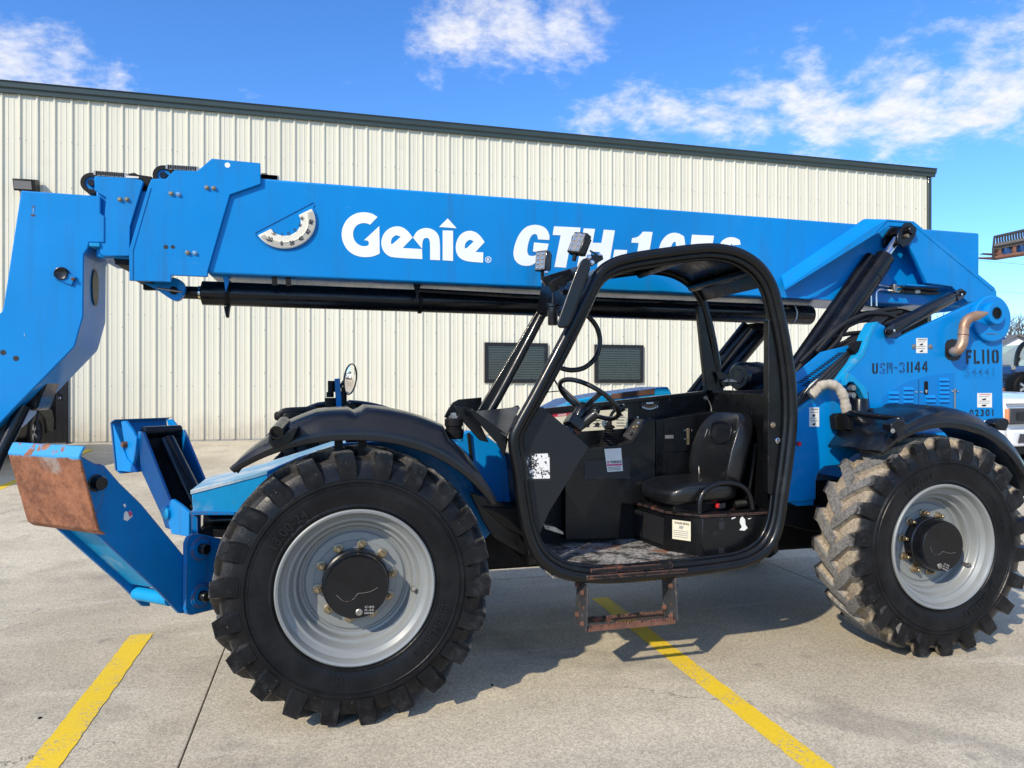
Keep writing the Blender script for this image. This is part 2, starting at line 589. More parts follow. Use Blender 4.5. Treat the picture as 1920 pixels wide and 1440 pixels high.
def concrete_mat():
    m, g, b = new_mat('broom-finished concrete')
    P = g.n('ShaderNodeNewGeometry').outputs['Position']
    big = g.noise(P, .35, 5.0, .6)
    mid = g.noise(P, 2.2, 6.0, .62, .3)
    st = g.noise(g.n('ShaderNodeMapping', {'Vector': P, 'Rotation': (0, 0, .45), 'Scale': (.5, 2.6, 1)}).outputs[0], 1.3, 6.0, .6, .6)
    fine = g.noise(P, 150.0, 3.0, .7)
    grit = g.n('ShaderNodeTexVoronoi', {'Vector': P, 'Scale': 120.0}).outputs['Color']
    gv = g.n('ShaderNodeSeparateColor', {0: grit}).outputs[0]
    c = g.mix(g.ramp(big, .38, .62), (.44, .385, .285), (.59, .53, .405))
    c = g.mix(g.m('MULTIPLY', g.ramp(mid, .48, .70), .55), c, (.36, .315, .24))
    c = g.mix(g.m('MULTIPLY', g.ramp(st, .55, .7), .4), c, (.68, .62, .50))
    c = g.mix(g.m('MULTIPLY', g.ramp(st, .44, .3), .35), c, (.41, .37, .30))
    k = g.m('MULTIPLY', g.ramp(fine, .3, .7, .80, 1.2, False), g.ramp(gv, 0, 1, .74, 1.22, False))
    c = g.mix(1.0, c, g.n('ShaderNodeCombineColor', {0: k, 1: k, 2: k}).outputs[0], 'MULTIPLY')
    pits = g.ramp(g.noise(P, 70.0, 2.0, .5), .70, .74)
    c = g.mix(g.m('MULTIPLY', pits, .6), c, (.12, .105, .09))
    # hairline cracks, kept to a few places
    wob = g.vm('ADD', P, g.vm('SCALE', g.noise(P, 2.0, 6.0, .65, 0, 1), .7))
    ed = g.n('ShaderNodeTexVoronoi', {'Vector': wob, 'Scale': .42}, feature='DISTANCE_TO_EDGE').outputs[0]
    crack = g.m('MULTIPLY', g.ramp(ed, .0026, .0008), g.ramp(g.noise(P, .7, 2.0), .50, .60))
    c = g.mix(g.m('MULTIPLY', crack, .6), c, (.09, .078, .065))
    # rubber tracks left by turning tyres: long faint arcs
    rr_ = g.vm('DISTANCE', P, (-9.0, -6.5, 0.0), out=1)
    for r0, w0 in ((11.4, .17), (13.1, .15), (14.9, .2)):
        tr = g.m('MULTIPLY', g.ramp(g.m('ABSOLUTE', g.m('SUBTRACT', rr_, r0)), w0, w0 * .5), g.ramp(g.noise(P, 1.9, 5.0, .6), .42, .66))
        c = g.mix(g.m('MULTIPLY', tr, .42), c, (.19, .175, .155))
    # oil drips
    oil = g.m('MULTIPLY', g.ramp(g.noise(P, 2.6, 4.0, .5), .67, .74), .5)
    c = g.mix(oil, c, (.16, .15, .14))
    setc(g, b, 'Base Color', c)
    b.inputs['Roughness'].default_value = .88
    b.inputs['Specular IOR Level'].default_value = .3
    h = g.m('ADD', g.m('MULTIPLY', fine, .6), g.m('ADD', g.m('MULTIPLY', pits, -.9), g.m('MULTIPLY', crack, -2.0)))
    bp = g.n('ShaderNodeBump', {'Strength': .8, 'Distance': .0025, 'Height': h})
    g.t.links.new(bp.outputs[0], b.inputs['Normal'])
    return m


def yellow_mat():
    m, g, b = new_mat('yellow road paint')
    P = g.n('ShaderNodeNewGeometry').outputs['Position']
    fine = g.noise(P, 150.0, 3.0, .7)
    k = g.ramp(fine, .3, .7, .86, 1.12, False)
    c = g.mix(1.0, (.82, .56, .02), g.n('ShaderNodeCombineColor', {0: k, 1: k, 2: k}).outputs[0], 'MULTIPLY')
    c = g.mix(g.m('MULTIPLY', g.ramp(g.noise(P, 5.0, 5.0, .6), .5, .7), .35), c, (.70, .49, .06))
    worn = g.m('MULTIPLY', g.ramp(g.noise(P, 55.0, 5.0, .7), .53, .60), g.ramp(g.noise(P, 3.4, 4.0), .47, .60))
    c = g.mix(worn, c, (.36, .32, .27))
    setc(g, b, 'Base Color', c)
    b.inputs['Roughness'].default_value = .75
    bp = g.n('ShaderNodeBump', {'Strength': .6, 'Distance': .002, 'Height': fine})
    g.t.links.new(bp.outputs[0], b.inputs['Normal'])
    return m


def tyre_mat(name, dust, tans=((.21, .175, .13), (.40, .335, .255))):
    """black rubber; dried dirt lies on the running face (local y beyond the shoulder) and in its grooves"""
    m, g, b = new_mat(name)
    O = g.n('ShaderNodeTexCoord').outputs['Object']
    s = g.n('ShaderNodeSeparateXYZ', {0: O})
    r = g.m('SQRT', g.m('ADD', g.m('MULTIPLY', s.outputs[0], s.outputs[0]), g.m('MULTIPLY', s.outputs[2], s.outputs[2])))
    nz = g.noise(O, 14.0, 6.0, .65)
    nf = g.noise(O, 60.0, 4.0, .7)
    face = g.ramp(g.m('ADD', s.outputs[1], g.m('MULTIPLY', g.m('SUBTRACT', nz, .5), .05)), .022, .05)
    far = g.ramp(g.m('ADD', s.outputs[1], g.m('MULTIPLY', g.m('SUBTRACT', nz, .5), .03)), .36, .33)
    tread = g.m('MULTIPLY', g.m('MULTIPLY', face, far), g.ramp(r, .585, .61))
    top = g.ramp(r, .650, .664)
    rub = g.mix(g.ramp(g.noise(O, 6.0, 5.0), .35, .7), (.005, .0055, .007), (.012, .0125, .0145))
    rub = g.mix(g.m('MULTIPLY', g.ramp(r, .555, .60), g.ramp(nz, .45, .7)), rub, (.026, .027, .030))
    tan = g.mix(g.ramp(nf, .3, .7), *tans)
    grey = g.mix(g.ramp(nf, .3, .7), (.10, .10, .098), (.23, .22, .205))
    dirt = g.mix(top, tan, grey)
    f = g.m('MULTIPLY', tread, g.m('MULTIPLY', g.ramp(nz, .2, .5, .45, 1.0), dust))
    # chalky rim where the lugs' shoulders are scuffed
    edge = g.m('MULTIPLY', g.m('MULTIPLY', g.ramp(r, .656, .668), g.ramp(g.noise(O, 30.0, 5.0, .7), .42, .6)), .75)
    c = g.mix(g.m('MAXIMUM', f, edge), rub, dirt)
    spl = g.m('MULTIPLY', g.ramp(g.noise(O, 90.0, 3.0), .70, .74), g.ramp(r, .5, .6))
    c = g.mix(g.m('MULTIPLY', spl, .7), c, (.30, .27, .23))
    setc(g, b, 'Base Color', c)
    rr = g.n('ShaderNodeMix', {0: g.m('MAXIMUM', f, edge), 2: g.ramp(nz, .3, .7, .24, .38), 3: .92}).outputs[0]
    setc(g, b, 'Roughness', rr)
    b.inputs['Specular IOR Level'].default_value = .2
    bp = g.n('ShaderNodeBump', {'Strength': .8, 'Distance': .0014, 'Height': g.m('ADD', nf, g.m('MULTIPLY', nz, .8))})
    g.t.links.new(bp.outputs[0], b.inputs['Normal'])
    return m


def pad_mat(z_edge, tilt):
    """stabiliser pad: rust all over its sole, chipped blue left along the turned-up rim"""
    m, g, b = new_mat('rusty pad steel')
    P = g.n('ShaderNodeTexCoord').outputs['Object']
    n1 = g.noise(P, 9.0, 8.0, .65)
    n2 = g.noise(P, 45.0, 6.0, .7)
    rust = g.mix(g.ramp(n1, .3, .7), (.15, .052, .024), (.33, .13, .062))
    rust = g.mix(g.m('MULTIPLY', g.ramp(n2, .5, .7), .6), rust, (.36, .18, .10))
    rust = g.mix(g.m('MULTIPLY', g.ramp(n2, .45, .3), .7), rust, (.055, .022, .016))
    grey = g.m('MULTIPLY', g.ramp(g.noise(P, 5.0, 6.0, .6), .60, .72), .8)
    rust = g.mix(grey, rust, (.30, .28, .255))
    z = g.n('ShaderNodeSeparateXYZ', {0: P}).outputs[2]
    rim = g.ramp(g.m('ADD', z, g.m('MULTIPLY', g.m('SUBTRACT', n1, .5), .06)), z_edge, z_edge + .006)
    chip = g.ramp(g.noise(P, 11.0, 6.0, .6), .58, .54)
    c = g.mix(g.m('MULTIPLY', rim, chip), rust, (.04, .30, .62))
    setc(g, b, 'Base Color', c)
    b.inputs['Roughness'].default_value = .8
    bp = g.n('ShaderNodeBump', {'Strength': .9, 'Distance': .008, 'Height': n2})
    g.t.links.new(bp.outputs[0], b.inputs['Normal'])
    return m


def exhaust_mat():
    m, g, b = new_mat('heat-stained exhaust pipe')
    P = g.n('ShaderNodeTexCoord').outputs['Object']
    n1 = g.noise(P, 9.0, 6.0, .6)
    n2 = g.noise(P, 40.0, 5.0, .7)
    c = g.mix(g.ramp(n1, .3, .7), (.28, .15, .085), (.46, .34, .25))
    c = g.mix(g.m('MULTIPLY', g.ramp(n2, .55, .7), .6), c, (.14, .06, .035))
    setc(g, b, 'Base Color', c)
    b.inputs['Metallic'].default_value = .45
    b.inputs['Roughness'].default_value = .45
    return m


def floor_mat():
    m, g, b = new_mat('worn tread-plate floor')
    P = g.n('ShaderNodeTexCoord').outputs['Object']
    rot = g.n('ShaderNodeMapping', {'Vector': P, 'Rotation': (0, 0, .785), 'Scale': (46, 46, 1)}).outputs[0]
    br = g.n('ShaderNodeTexChecker', {'Vector': rot, 'Scale': 1.0}).outputs[1]
    n1 = g.noise(P, 6.0, 7.0, .65)
    n2 = g.noise(P, 40.0, 5.0, .7)
    c = g.mix(g.ramp(n2, .4, .7), (.012, .012, .014), (.05, .048, .045))
    dust = g.m('MULTIPLY', g.ramp(n1, .40, .56), g.ramp(n2, .32, .55))
    c = g.mix(g.m('MULTIPLY', dust, .85), c, (.42, .40, .37))
    c = g.mix(g.ramp(g.noise(P, 4.5, 6.0, .6), .60, .64), c, (.24, .12, .075))
    setc(g, b, 'Base Color', c)
    b.inputs['Roughness'].default_value = .6
    bp = g.n('ShaderNodeBump', {'Strength': .8, 'Distance': .004, 'Height': g.m('ADD', br, g.m('MULTIPLY', n2, .5))})
    g.t.links.new(bp.outputs[0], b.inputs['Normal'])
    return m


def lap_siding_mat():
    m, g, b = new_mat('white lap siding boards')
    P = g.n('ShaderNodeNewGeometry').outputs['Position']
    z = g.n('ShaderNodeSeparateXYZ', {0: P}).outputs[2]
    saw = g.m('FRACT', g.m('MULTIPLY', z, 6.0))
    setc(g, b, 'Base Color', (.72, .745, .79))
    b.inputs['Roughness'].default_value = .6
    bp = g.n('ShaderNodeBump', {'Strength': 1.0, 'Distance': .05, 'Height': saw})
    bp.invert = True
    g.t.links.new(bp.outputs[0], b.inputs['Normal'])
    return m


def peel_mat():
    """torn sticker: what paper is left is white, the rest is the black glue"""
    m, g, b = new_mat('peeled sticker')
    P = g.n('ShaderNodeTexCoord').outputs['Object']
    s = g.n('ShaderNodeSeparateXYZ', {0: P})
    n1 = g.noise(P, 22.0, 5.0, .6)
    left = g.ramp(s.outputs[0], at(997, 870, 3.695).x, at(1026, 870, 3.695).x, -.07, .02)
    f = g.ramp(g.m('ADD', g.noise(P, 34.0, 6.0, .7), left), .475, .485)
    c = g.mix(f, (.010, .010, .012), (.72, .72, .70))
    setc(g, b, 'Base Color', c)
    b.inputs['Roughness'].default_value = .5
    return m


M['concrete'] = concrete_mat()
M['yellow'] = yellow_mat()
M['tyre'] = tyre_mat('black tyre rubber', .35, ((.05, .048, .045), (.12, .11, .10)))
M['tyre_dusty'] = tyre_mat('dusty tyre rubber', 1.0)
M['tyre_letter'] = surf('lightened tyre lettering', (.010, .0105, .012), .42, spec=.25, var=.3, vscale=20)  # lettering lightened in colour to read like raised edges catching light
M['exhaust'] = exhaust_mat()
M['cab_floor'] = floor_mat()
M['siding'] = lap_siding_mat()
M['peel'] = peel_mat()
# ------------------------------------------------------------------ the yard
Y_BREAK, SLOPE, WALL_Y = 5.87, 0.05, 16.0


def gz(y):
    return max(0.0, min(y, WALL_Y) - Y_BREAK) * SLOPE


def make_yard():
    mb = MB()
    xs = [-300, -40, 60, 400]
    ys = [-60, -12, Y_BREAK, WALL_Y, 40, 500]
    vs = [(x, y, gz(y) - .016) for y in ys for x in xs]
    n = len(xs)
    fs = [(j * n + i, j * n + i + 1, (j + 1) * n + i + 1, (j + 1) * n + i) for j in range(len(ys) - 1) for i in range(n - 1)]
    g = mb.add(vs, fs).build('ground', M['joint'], smooth=False, recalc=False)
    tag(g, kind='structure')
    xj = [-.62 + 4.6 * k for k in range(-7, 10)]
    yj = [1.27 - 4.6, 1.27, Y_BREAK, Y_BREAK + 5.06, WALL_Y + .3]
    yj = [1.27 - 9.2] + yj + [WALL_Y + 9, WALL_Y + 30, WALL_Y + 70]
    gap = .0035
    for i in range(len(xj) - 1):
        for j in range(len(yj) - 1):
            if yj[j] < -5 and (xj[i] < -8 or xj[i] > 8):
                continue
            x0, x1, y0, y1 = xj[i] + gap, xj[i + 1] - gap, yj[j] + gap, yj[j + 1] - gap
            j_ = lambda: random.uniform(-.0012, .0012)
            zs = [gz(y0) + j_(), gz(y0) + j_(), gz(y1) + j_(), gz(y1) + j_()]
            c = [(x0, y0), (x1, y0), (x1, y1), (x0, y1)]
            b = MB()
            b.add([(x, y, z) for (x, y), z in zip(c, zs)] + [(x, y, z - .05) for (x, y), z in zip(c, zs)],
                  [(0, 1, 2, 3), (0, 4, 5, 1), (1, 5, 6, 2), (2, 6, 7, 3), (3, 7, 4, 0)])
            b.build('slab', M['concrete'], g, smooth=False, bevel=.004)


make_yard()


def stripe(x0, x1, y0, y1, label):
    """painted stall line: a thin coat with a slightly ragged edge, following the fall of the yard"""
    b = MB()
    n = max(8, int((y1 - y0) / .05))
    L, Rr = [], []
    for k in range(n + 1):
        y = y0 + (y1 - y0) * k / n
        xa = x0 + random.uniform(-.0035, .0035)
        xb = x1 + random.uniform(-.0035, .0035)
        L.append((xa, y, gz(y) + .0028))
        Rr.append((xb, y, gz(y) + .0028))
    vs = L + Rr
    fs = [(k, n + 1 + k, n + 2 + k, k + 1) for k in range(n)]
    o = b.add(vs, fs).build('parking_line', M['yellow'], smooth=False, recalc=False)
    return tag(o, label, 'parking line', 'yellow stall lines painted on the yard')


stripe(-1.255, -1.115, 1.5, 5.17, 'yellow stall line in the left foreground ending before the stabiliser')
stripe(1.985, 2.115, .8, 5.16, 'yellow stall line running out from under the black cab step')
stripe(-4.36, -4.235, 10.6, 14.9, 'distant yellow stall line behind the rusty stabiliser pad')

# ------------------------------------------------------------------ the metal building
EAVE = 7.60
CORNER_X = 16.05
BASE = gz(WALL_Y)


def make_building():
    root = thing('metal_building', (1.0, WALL_Y + 6, BASE), 'long cream ribbed-metal building with dark green roof trim behind the machine', 'building')
    left = -18.0
    MB().box((left, WALL_Y + .06, BASE - .3), (CORNER_X - .02, WALL_Y + 14, EAVE - .15)).build('wall_core', M['wall_back'], root)
    # one sheet of ribbed panel, copied along the wall
    pitch, W = .305, .915
    x_rib = at(135, 724, WALL_Y).x
    prof = []
    for k in range(3):
        o = k * pitch
        for dx, h in ((0, 0), (.018, .030), (.046, .030), (.064, 0), (.118, 0), (.126, .006), (.138, .006), (.146, 0),
                      (.215, 0), (.223, .006), (.235, .006), (.243, 0)):
            prof.append((o + dx, h))
    prof.append((W, 0))
    z0, z1 = BASE + .02, EAVE - .16
    vs = [(x, -h, z) for z in (z0, z1) for x, h in prof]
    n = len(prof)
    me = MB().add(vs, [(i, i + 1, n + i + 1, n + i) for i in range(n - 1)]).mesh('wall_panel', M['wall'], smooth=False)
    for p in me.polygons:
        pass
    k0 = math.floor((left - x_rib) / W)
    x = x_rib + k0 * W - .032
    wins = []
    for (a, b_, c, d) in ((908, 642, 1026, 718), (1114, 646, 1205, 718)):
        p, q = at(a, b_, WALL_Y), at(c, d, WALL_Y)
        wins.append((p.x, q.x, q.z, p.z))
    first = True
    while x < CORNER_X - .1:
        o = bpy.data.objects.new('wall_panel', me)
        link(o, root)
        o.location = Vector((x, WALL_Y, 0)) - WLOC[root]
        if x + W > CORNER_X - .05:
            o.scale.x = (CORNER_X - .05 - x) / W
        x += W
    # screws with washers in rows
    s = MB()
    rows = [BASE + .13, BASE + 1.14, BASE + 2.6, BASE + 4.4, BASE + 6.0]
    xx = x_rib - 40 * pitch
    while xx < CORNER_X - .2:
        for zr in rows:
            if xx > -13:
                s.lathe([(.013, 0), (.013, -.004), (.007, -.006), (.007, -.011), (0, -.011)], (xx + .10, WALL_Y, zr), (0, 1, 0), 6)
        if int(round((xx - x_rib) / pitch)) % 3 == 0 and xx > -13:
            for q in range(7):
                s.lathe([(.012, 0), (.012, -.004), (0, -.008)], (xx, WALL_Y - .030, BASE + .5 + q * .92), (0, 1, 0), 6)
        xx += pitch
    tag(s.build('wall_screw', M['steel'], root), kind='stuff')
    # trim
    MB().prism([Vector((left, WALL_Y - .02, EAVE - .21)), Vector((left, WALL_Y - .075, EAVE - .21)), Vector((left, WALL_Y - .085, EAVE - .13)),
                Vector((left, WALL_Y - .12, EAVE - .11)), Vector((left, WALL_Y - .13, EAVE - .02)), Vector((left, WALL_Y - .16, EAVE)), Vector((left, WALL_Y + .3, EAVE + .03))],
               (CORNER_X + .12 - left, 0, 0)).build('eave_trim', M['green_dark'], root)
    MB().box((CORNER_X - .09, WALL_Y - .045, BASE), (CORNER_X + .03, WALL_Y + .2, EAVE - .2)).build('corner_trim', M['green_dark'], root, .01)
    MB().box((CORNER_X - .02, WALL_Y + .201, BASE), (CORNER_X + .012, WALL_Y + 14, EAVE - .2)).build('end_wall', M['wall'], root)
    MB().prism([Vector((left, WALL_Y + .25, EAVE - .06)), Vector((left, WALL_Y + 7, EAVE + .5)), Vector((left, WALL_Y + 14, EAVE - .06))],
               (CORNER_X + .1 - left, 0, 0)).build('roof', M['green_dark'], root)
    MB().box((left, WALL_Y - .012, BASE - .05), (CORNER_X, WALL_Y + .05, BASE + .018)).build('base_trim', M['wall_back'], root)
    # windows: bronze frame, glass, drawn blind
    for x0, x1, z0_, z1_ in wins:
        f = MB()
        t = .075
        for a, b_ in (((x0, z0_), (x1, z0_ + t)), ((x0, z1_ - t), (x1, z1_)), ((x0, z0_ + t + .001), (x0 + t, z1_ - t - .001)), ((x1 - t, z0_ + t + .001), (x1, z1_ - t - .001))):
            f.box((a[0], WALL_Y - .062, a[1]), (b_[0], WALL_Y + .05, b_[1]))
        fo = f.build('window', M['bronze'], root, .004)
        MB().box((x0 + t, WALL_Y - .0335, z0_ + t), (x1 - t, WALL_Y - .0315, z1_ - t)).build('backing', M['shade_sheet'], fo)
        b = MB()
        z = z0_ + t + .02
        while z < z1_ - t - .02:
            b.prism([Vector((x0 + t + .02, WALL_Y - .047, z)), Vector((x0 + t + .02, WALL_Y - .037, z + .036)), Vector((x0 + t + .02, WALL_Y - .0355, z + .036)), Vector((x0 + t + .02, WALL_Y - .0455, z))],
                    (x1 - x0 - 2 * t - .04, 0, 0))
            z += .056
        tag(b.build('blind', M['blind'], fo), kind='stuff')
        MB().box((x0 + t, WALL_Y - .054, z0_ + t), (x1 - t, WALL_Y - .052, z1_ - t)).build('pane', M['glass'], fo)
    # glazed door at the left
    p = at(128, 829, WALL_Y)
    xr = p.x
    xl = xr - 1.16
    zt = BASE + 2.25
    YD = WALL_Y - .035
    f = MB()
    f.box((xr - .075, YD - .04, BASE), (xr, YD + .1, zt))
    f.box((xl, YD - .04, BASE), (xl + .075, YD + .1, zt))
    f.box((xl + .076, YD - .04, zt - .08), (xr - .076, YD + .1, zt))
    d = f.build('door_frame', M['bronze'], root, .004)
    l = MB()
    a0, a1, st = xl + .08, xr - .08, .12
    l.box((a0, YD - .02, BASE + .02), (a0 + st, YD + .02, zt - .09))
    l.box((a1 - st, YD - .02, BASE + .02), (a1, YD + .02, zt - .09))
    l.box((a0 + st + .001, YD - .02, BASE + .02), (a1 - st - .001, YD + .02, BASE + .27))
    l.box((a0 + st + .001, YD - .02, zt - .22), (a1 - st - .001, YD + .02, zt - .09))
    door = l.build('door', M['bronze'], root, .003)
    MB().box((a0 + st, YD - .006, BASE + .27), (a1 - st, YD + .004, zt - .22)).build('pane', M['glass_dark'], door)
    MB().box((a0 + st, YD + .02, BASE + .27), (a1 - st, YD + .03, zt - .22)).build('backing', M['shade_sheet'], door)
    hx = a1 - .04
    MB().tube(catmull([(hx, YD - .02, BASE + .97), (hx - .02, YD - .07, BASE + .98), (hx - .10, YD - .08, BASE + 1.0), (hx - .11, YD - .08, BASE + 1.1), (hx - .10, YD - .08, BASE + 1.21), (hx - .02, YD - .07, BASE + 1.23), (hx, YD - .02, BASE + 1.24)], 4), .011, 8).build('handle', M['black'], door)
    MB().lathe([(.028, 0), (.028, -.02), (.02, -.028), (0, -.028)], (a1 - .05, YD - .02, BASE + .9), (0, 1, 0), 16).build('lock', M['chrome'], door)
    MB().box((xl, YD - .1, BASE - .02), (xr, YD + .1, BASE + .016)).build('sill', M['chrome'], d)
    # flood lamp
    c = at(48, 346, WALL_Y - .2)
    k = pxm(48, WALL_Y)
    lamp = MB()
    lamp.obox((c.x, WALL_Y - .16, c.z), (.19, 0, 0), (0, .12, .03), (0, -.03, .11))
    lo = lamp.build('wall_lamp', M['bronze'], root, .012)
    MB().obox((c.x - .02, WALL_Y - .2855, c.z - .032), (.15, 0, 0), (0, .004, .001), (0, -.02, .075)).build('lens', M['lens'], lo)
    MB().cyl((c.x, WALL_Y - .05, c.z), (c.x, WALL_Y + .02, c.z), .05, 12).build('mount', M['bronze'], lo)


make_building()
# ------------------------------------------------------------------ the telehandler
TY0 = 3.50                 # outer face of the near tyres
MID = 4.78                 # the machine's centre line
BX = Vector((1.9, MID, 0))
T = thing('telehandler', BX, 'large blue telehandler with open black cab and white boom lettering, filling the foreground', 'telehandler')
WF = at(669, 1106, TY0)
WR = at(1774, 1025, TY0)
WZ = .668
FX, RX = WF.x, WR.x


# ---- wheels
def tyre_mesh():
    mb = MB()
    W = .375
    half = [(.368, .045), (.374, .026), (.392, .014), (.396, .009), (.402, .009), (.406, .011), (.43, .004), (.47, .0), (.494, .0), (.497, -.003), (.501, -.003), (.504, .001), (.510, .001), (.514, -.005), (.526, -.005), (.531, .003), (.555, .008), (.588, .018), (.616, .034), (.632, .07), (.634, .12)]
    prof = half + [(.635, W / 2)] + [(r, W - y) for r, y in half[::-1]]
    mb.lathe(prof, (0, 0, 0), (0, 1, 0), 88)
    N = 22
    rnd = random.Random(3)
    for side in (0, 1):
        for k in range(N):
            th0 = math.tau * (k + (.5 if side else 0)) / N
            st = [  # angle offset, (r,y) base, (r,y) top, half width
                (0.0, (.535, .012), (.540, .002), .040),
                (0.0, (.575, .022), (.606, -.004), .039),
                (.01, (.60, .045), (.664, .004), .038),
                (.03, (.61, .07), (.670, .05), .038),
                (.11, (.622, .13), (.673, .11), .038),
                (.20, (.626, .19), (.675, .19), .040),
                (.235, (.626, .215), (.672, .212), .036)]
            rings = []
            for dt, (rb, yb), (rt, yt), hw in st:
                jr = rnd.uniform(-.005, .003)
                th = th0 + dt
                ring = []
                for r_, y_, s, kk in ((rb, yb, -1, 1.42), (rt + jr, yt, -1, 1.0), (rt + jr, yt, 1, 1.0), (rb, yb, 1, 1.42)):
                    a = th + s * (hw * kk + rnd.uniform(-.002, .002)) / r_
                    yy = y_ if side == 0 else W - y_
                    ring.append(Vector((math.cos(a) * r_, yy, math.sin(a) * r_)))
                rings.append(ring)
            mb.loft(rings, True, True)
    return mb


def arc_text(mb, s, rad, mid_deg, size, bold=.01, flip=False, y=-.0035, stretch=1.0):
    vs, fs = text_shape(s, bold)
    wid = size * .62 * len(s) * stretch
    P = []
    for a, b in vs:
        if flip:
            ang = R(mid_deg) - (-(a - .5)) * wid / rad
            r = rad - size * (b - .5)
        else:
            ang = R(mid_deg) - (a - .5) * wid / rad
            r = rad + size * (b - .5)
        # viewed from -Y: x right, z up
        P.append((math.cos(ang) * r, y, math.sin(ang) * r))
    return mb.add(P, fs)


TYRE_ME = tyre_mesh().mesh('tyre', M['tyre'], 30)
TYRE_D_ME = TYRE_ME.copy()
TYRE_D_ME.materials.clear()
TYRE_D_ME.materials.append(M['tyre_dusty'])
RIM_P = [(.360, .10), (.366, .05), (.368, .03), (.381, .020), (.381, .010), (.374, .004), (.364, .008), (.356, .022), (.350, .045), (.336, .058), (.330, .064),
         (.318, .066), (.311, .075), (.304, .105), (.298, .112), (.286, .114), (.281, .122), (.278, .150), (.272, .158), (.262, .160), (.258, .168),
         (.252, .168), (.240, .160), (.205, .158), (.20, .154), (.10, .154), (.0, .154)]
RIM_ME = MB().lathe(RIM_P, (0, 0, 0), (0, 1, 0), 96).mesh('wheel', M['rim'], 28)
HUB_ME = MB().lathe([(.164, .153), (.164, .10), (.156, .094), (.156, .052), (.153, .028), (.148, .020), (.0, .020)], (0, 0, 0), (0, 1, 0), 64).mesh('hub', M['black'], 30)
nb = MB()
hexp = [Vector((math.cos(k * math.pi / 3) * .0165, 0, math.sin(k * math.pi / 3) * .0165)) for k in range(6)]
nb.lathe([(.024, .002), (.024, -.004), (.018, -.007), (.0, -.007)], (0, 0, 0), (0, 1, 0), 14)
nb.prism([p + Vector((0, -.006, 0)) for p in hexp], (0, -.020, 0))
nb.lathe([(.0105, -.02), (.0105, -.046), (.008, -.049), (.0, -.049)], (0, 0, 0), (0, 1, 0), 10)
NUT_ME = nb.mesh('lug_nut', M['brass'], 30)
vb = MB()
vb.tube([(0, .02, 0), (0, -.02, 0), (0, -.03, .01)], .011, 8)
VALVE_ME = vb.mesh('valve', M['steel'])
lt = MB()
arc_text(lt, '13.00-24', .445, 140, .045, .006)
arc_text(lt, 'EXTREMELIFT', .448, -28, .045, .006, flip=True)
arc_text(lt, 'ETH-1', .44, -98, .032, .006, flip=True)
arc_text(lt, 'TUBELESS', .455, 40, .022, .004)
arc_text(lt, 'PLY RATING', .455, 62, .016, .002)
LET_ME = lt.mesh('lettering', M['tyre_letter'], smooth=False, recalc=False)
sb_ = MB()
arc = [Vector((math.cos(R(a)) * r_, .0185, math.sin(R(a)) * r_)) for a, r_ in ((-160, .10), (-130, .085), (-105, .06), (-75, .03), (-40, .04), (-15, .07), (0, .10))]
sb_.tube(catmull(arc, 6), .0013, 5)
SCRATCH_ME = sb_.mesh('hub_scratch', M['steel'])
pb0 = MB().lathe([(.017, .021), (.017, .015), (.013, .012), (.006, .012), (.005, .016), (0, .016)], (.02, 0, -.118), (0, 1, 0), 14)
PLUG_ME = pb0.mesh('drain_plug', M['steel'])
tx0 = MB()
for k_, s_ in enumerate(('C40', '0-35', '0040')):
    vs_, fs_ = text_shape(s_, .01)
    tx0.add([(.045 + a * .045, .0188, -.098 - k_ * .015 + b * .010) for a, b in vs_], fs_)
MARK_ME = tx0.mesh('hub_marking', M['print_grey'], smooth=False, recalc=False)


def wheel(x, far=False, dusty=False, spin=0.0, detail=True):
    w = bpy.data.objects.new('wheel', RIM_ME)
    col.objects.link(w)
    w.parent = T
    w.location = Vector((x, (2 * MID - TY0) if far else TY0, WZ)) - BX
    w.rotation_euler = (0, spin, math.pi if far else 0)
    def sub(name, me, loc=(0, 0, 0), rot=(0, 0, 0)):
        o = bpy.data.objects.new(name, me)
        col.objects.link(o)
        o.parent = w
        o.location = loc
        o.rotation_euler = rot
        return o
    sub('tyre', TYRE_D_ME if dusty else TYRE_ME)
    sub('hub', HUB_ME)
    if detail:
        for k in range(10):
            a = math.tau * (k + .35) / 10
            sub('lug_nut', NUT_ME, (math.cos(a) * .186, .152, math.sin(a) * .186), (0, random.uniform(0, 1), 0))
        sub('valve', VALVE_ME, (.285 * math.cos(-.1), .095, .285 * math.sin(-.1)))
        sub('lettering', LET_ME)
        sub('hub_scratch', SCRATCH_ME)
        sub('drain_plug', PLUG_ME)
        sub('hub_marking', MARK_ME)
    return w


wheel(FX, spin=R(4))
wheel(RX, dusty=True, spin=R(24))
wheel(FX, far=True, spin=R(9), detail=False)
wheel(RX, far=True, spin=R(14), detail=False)


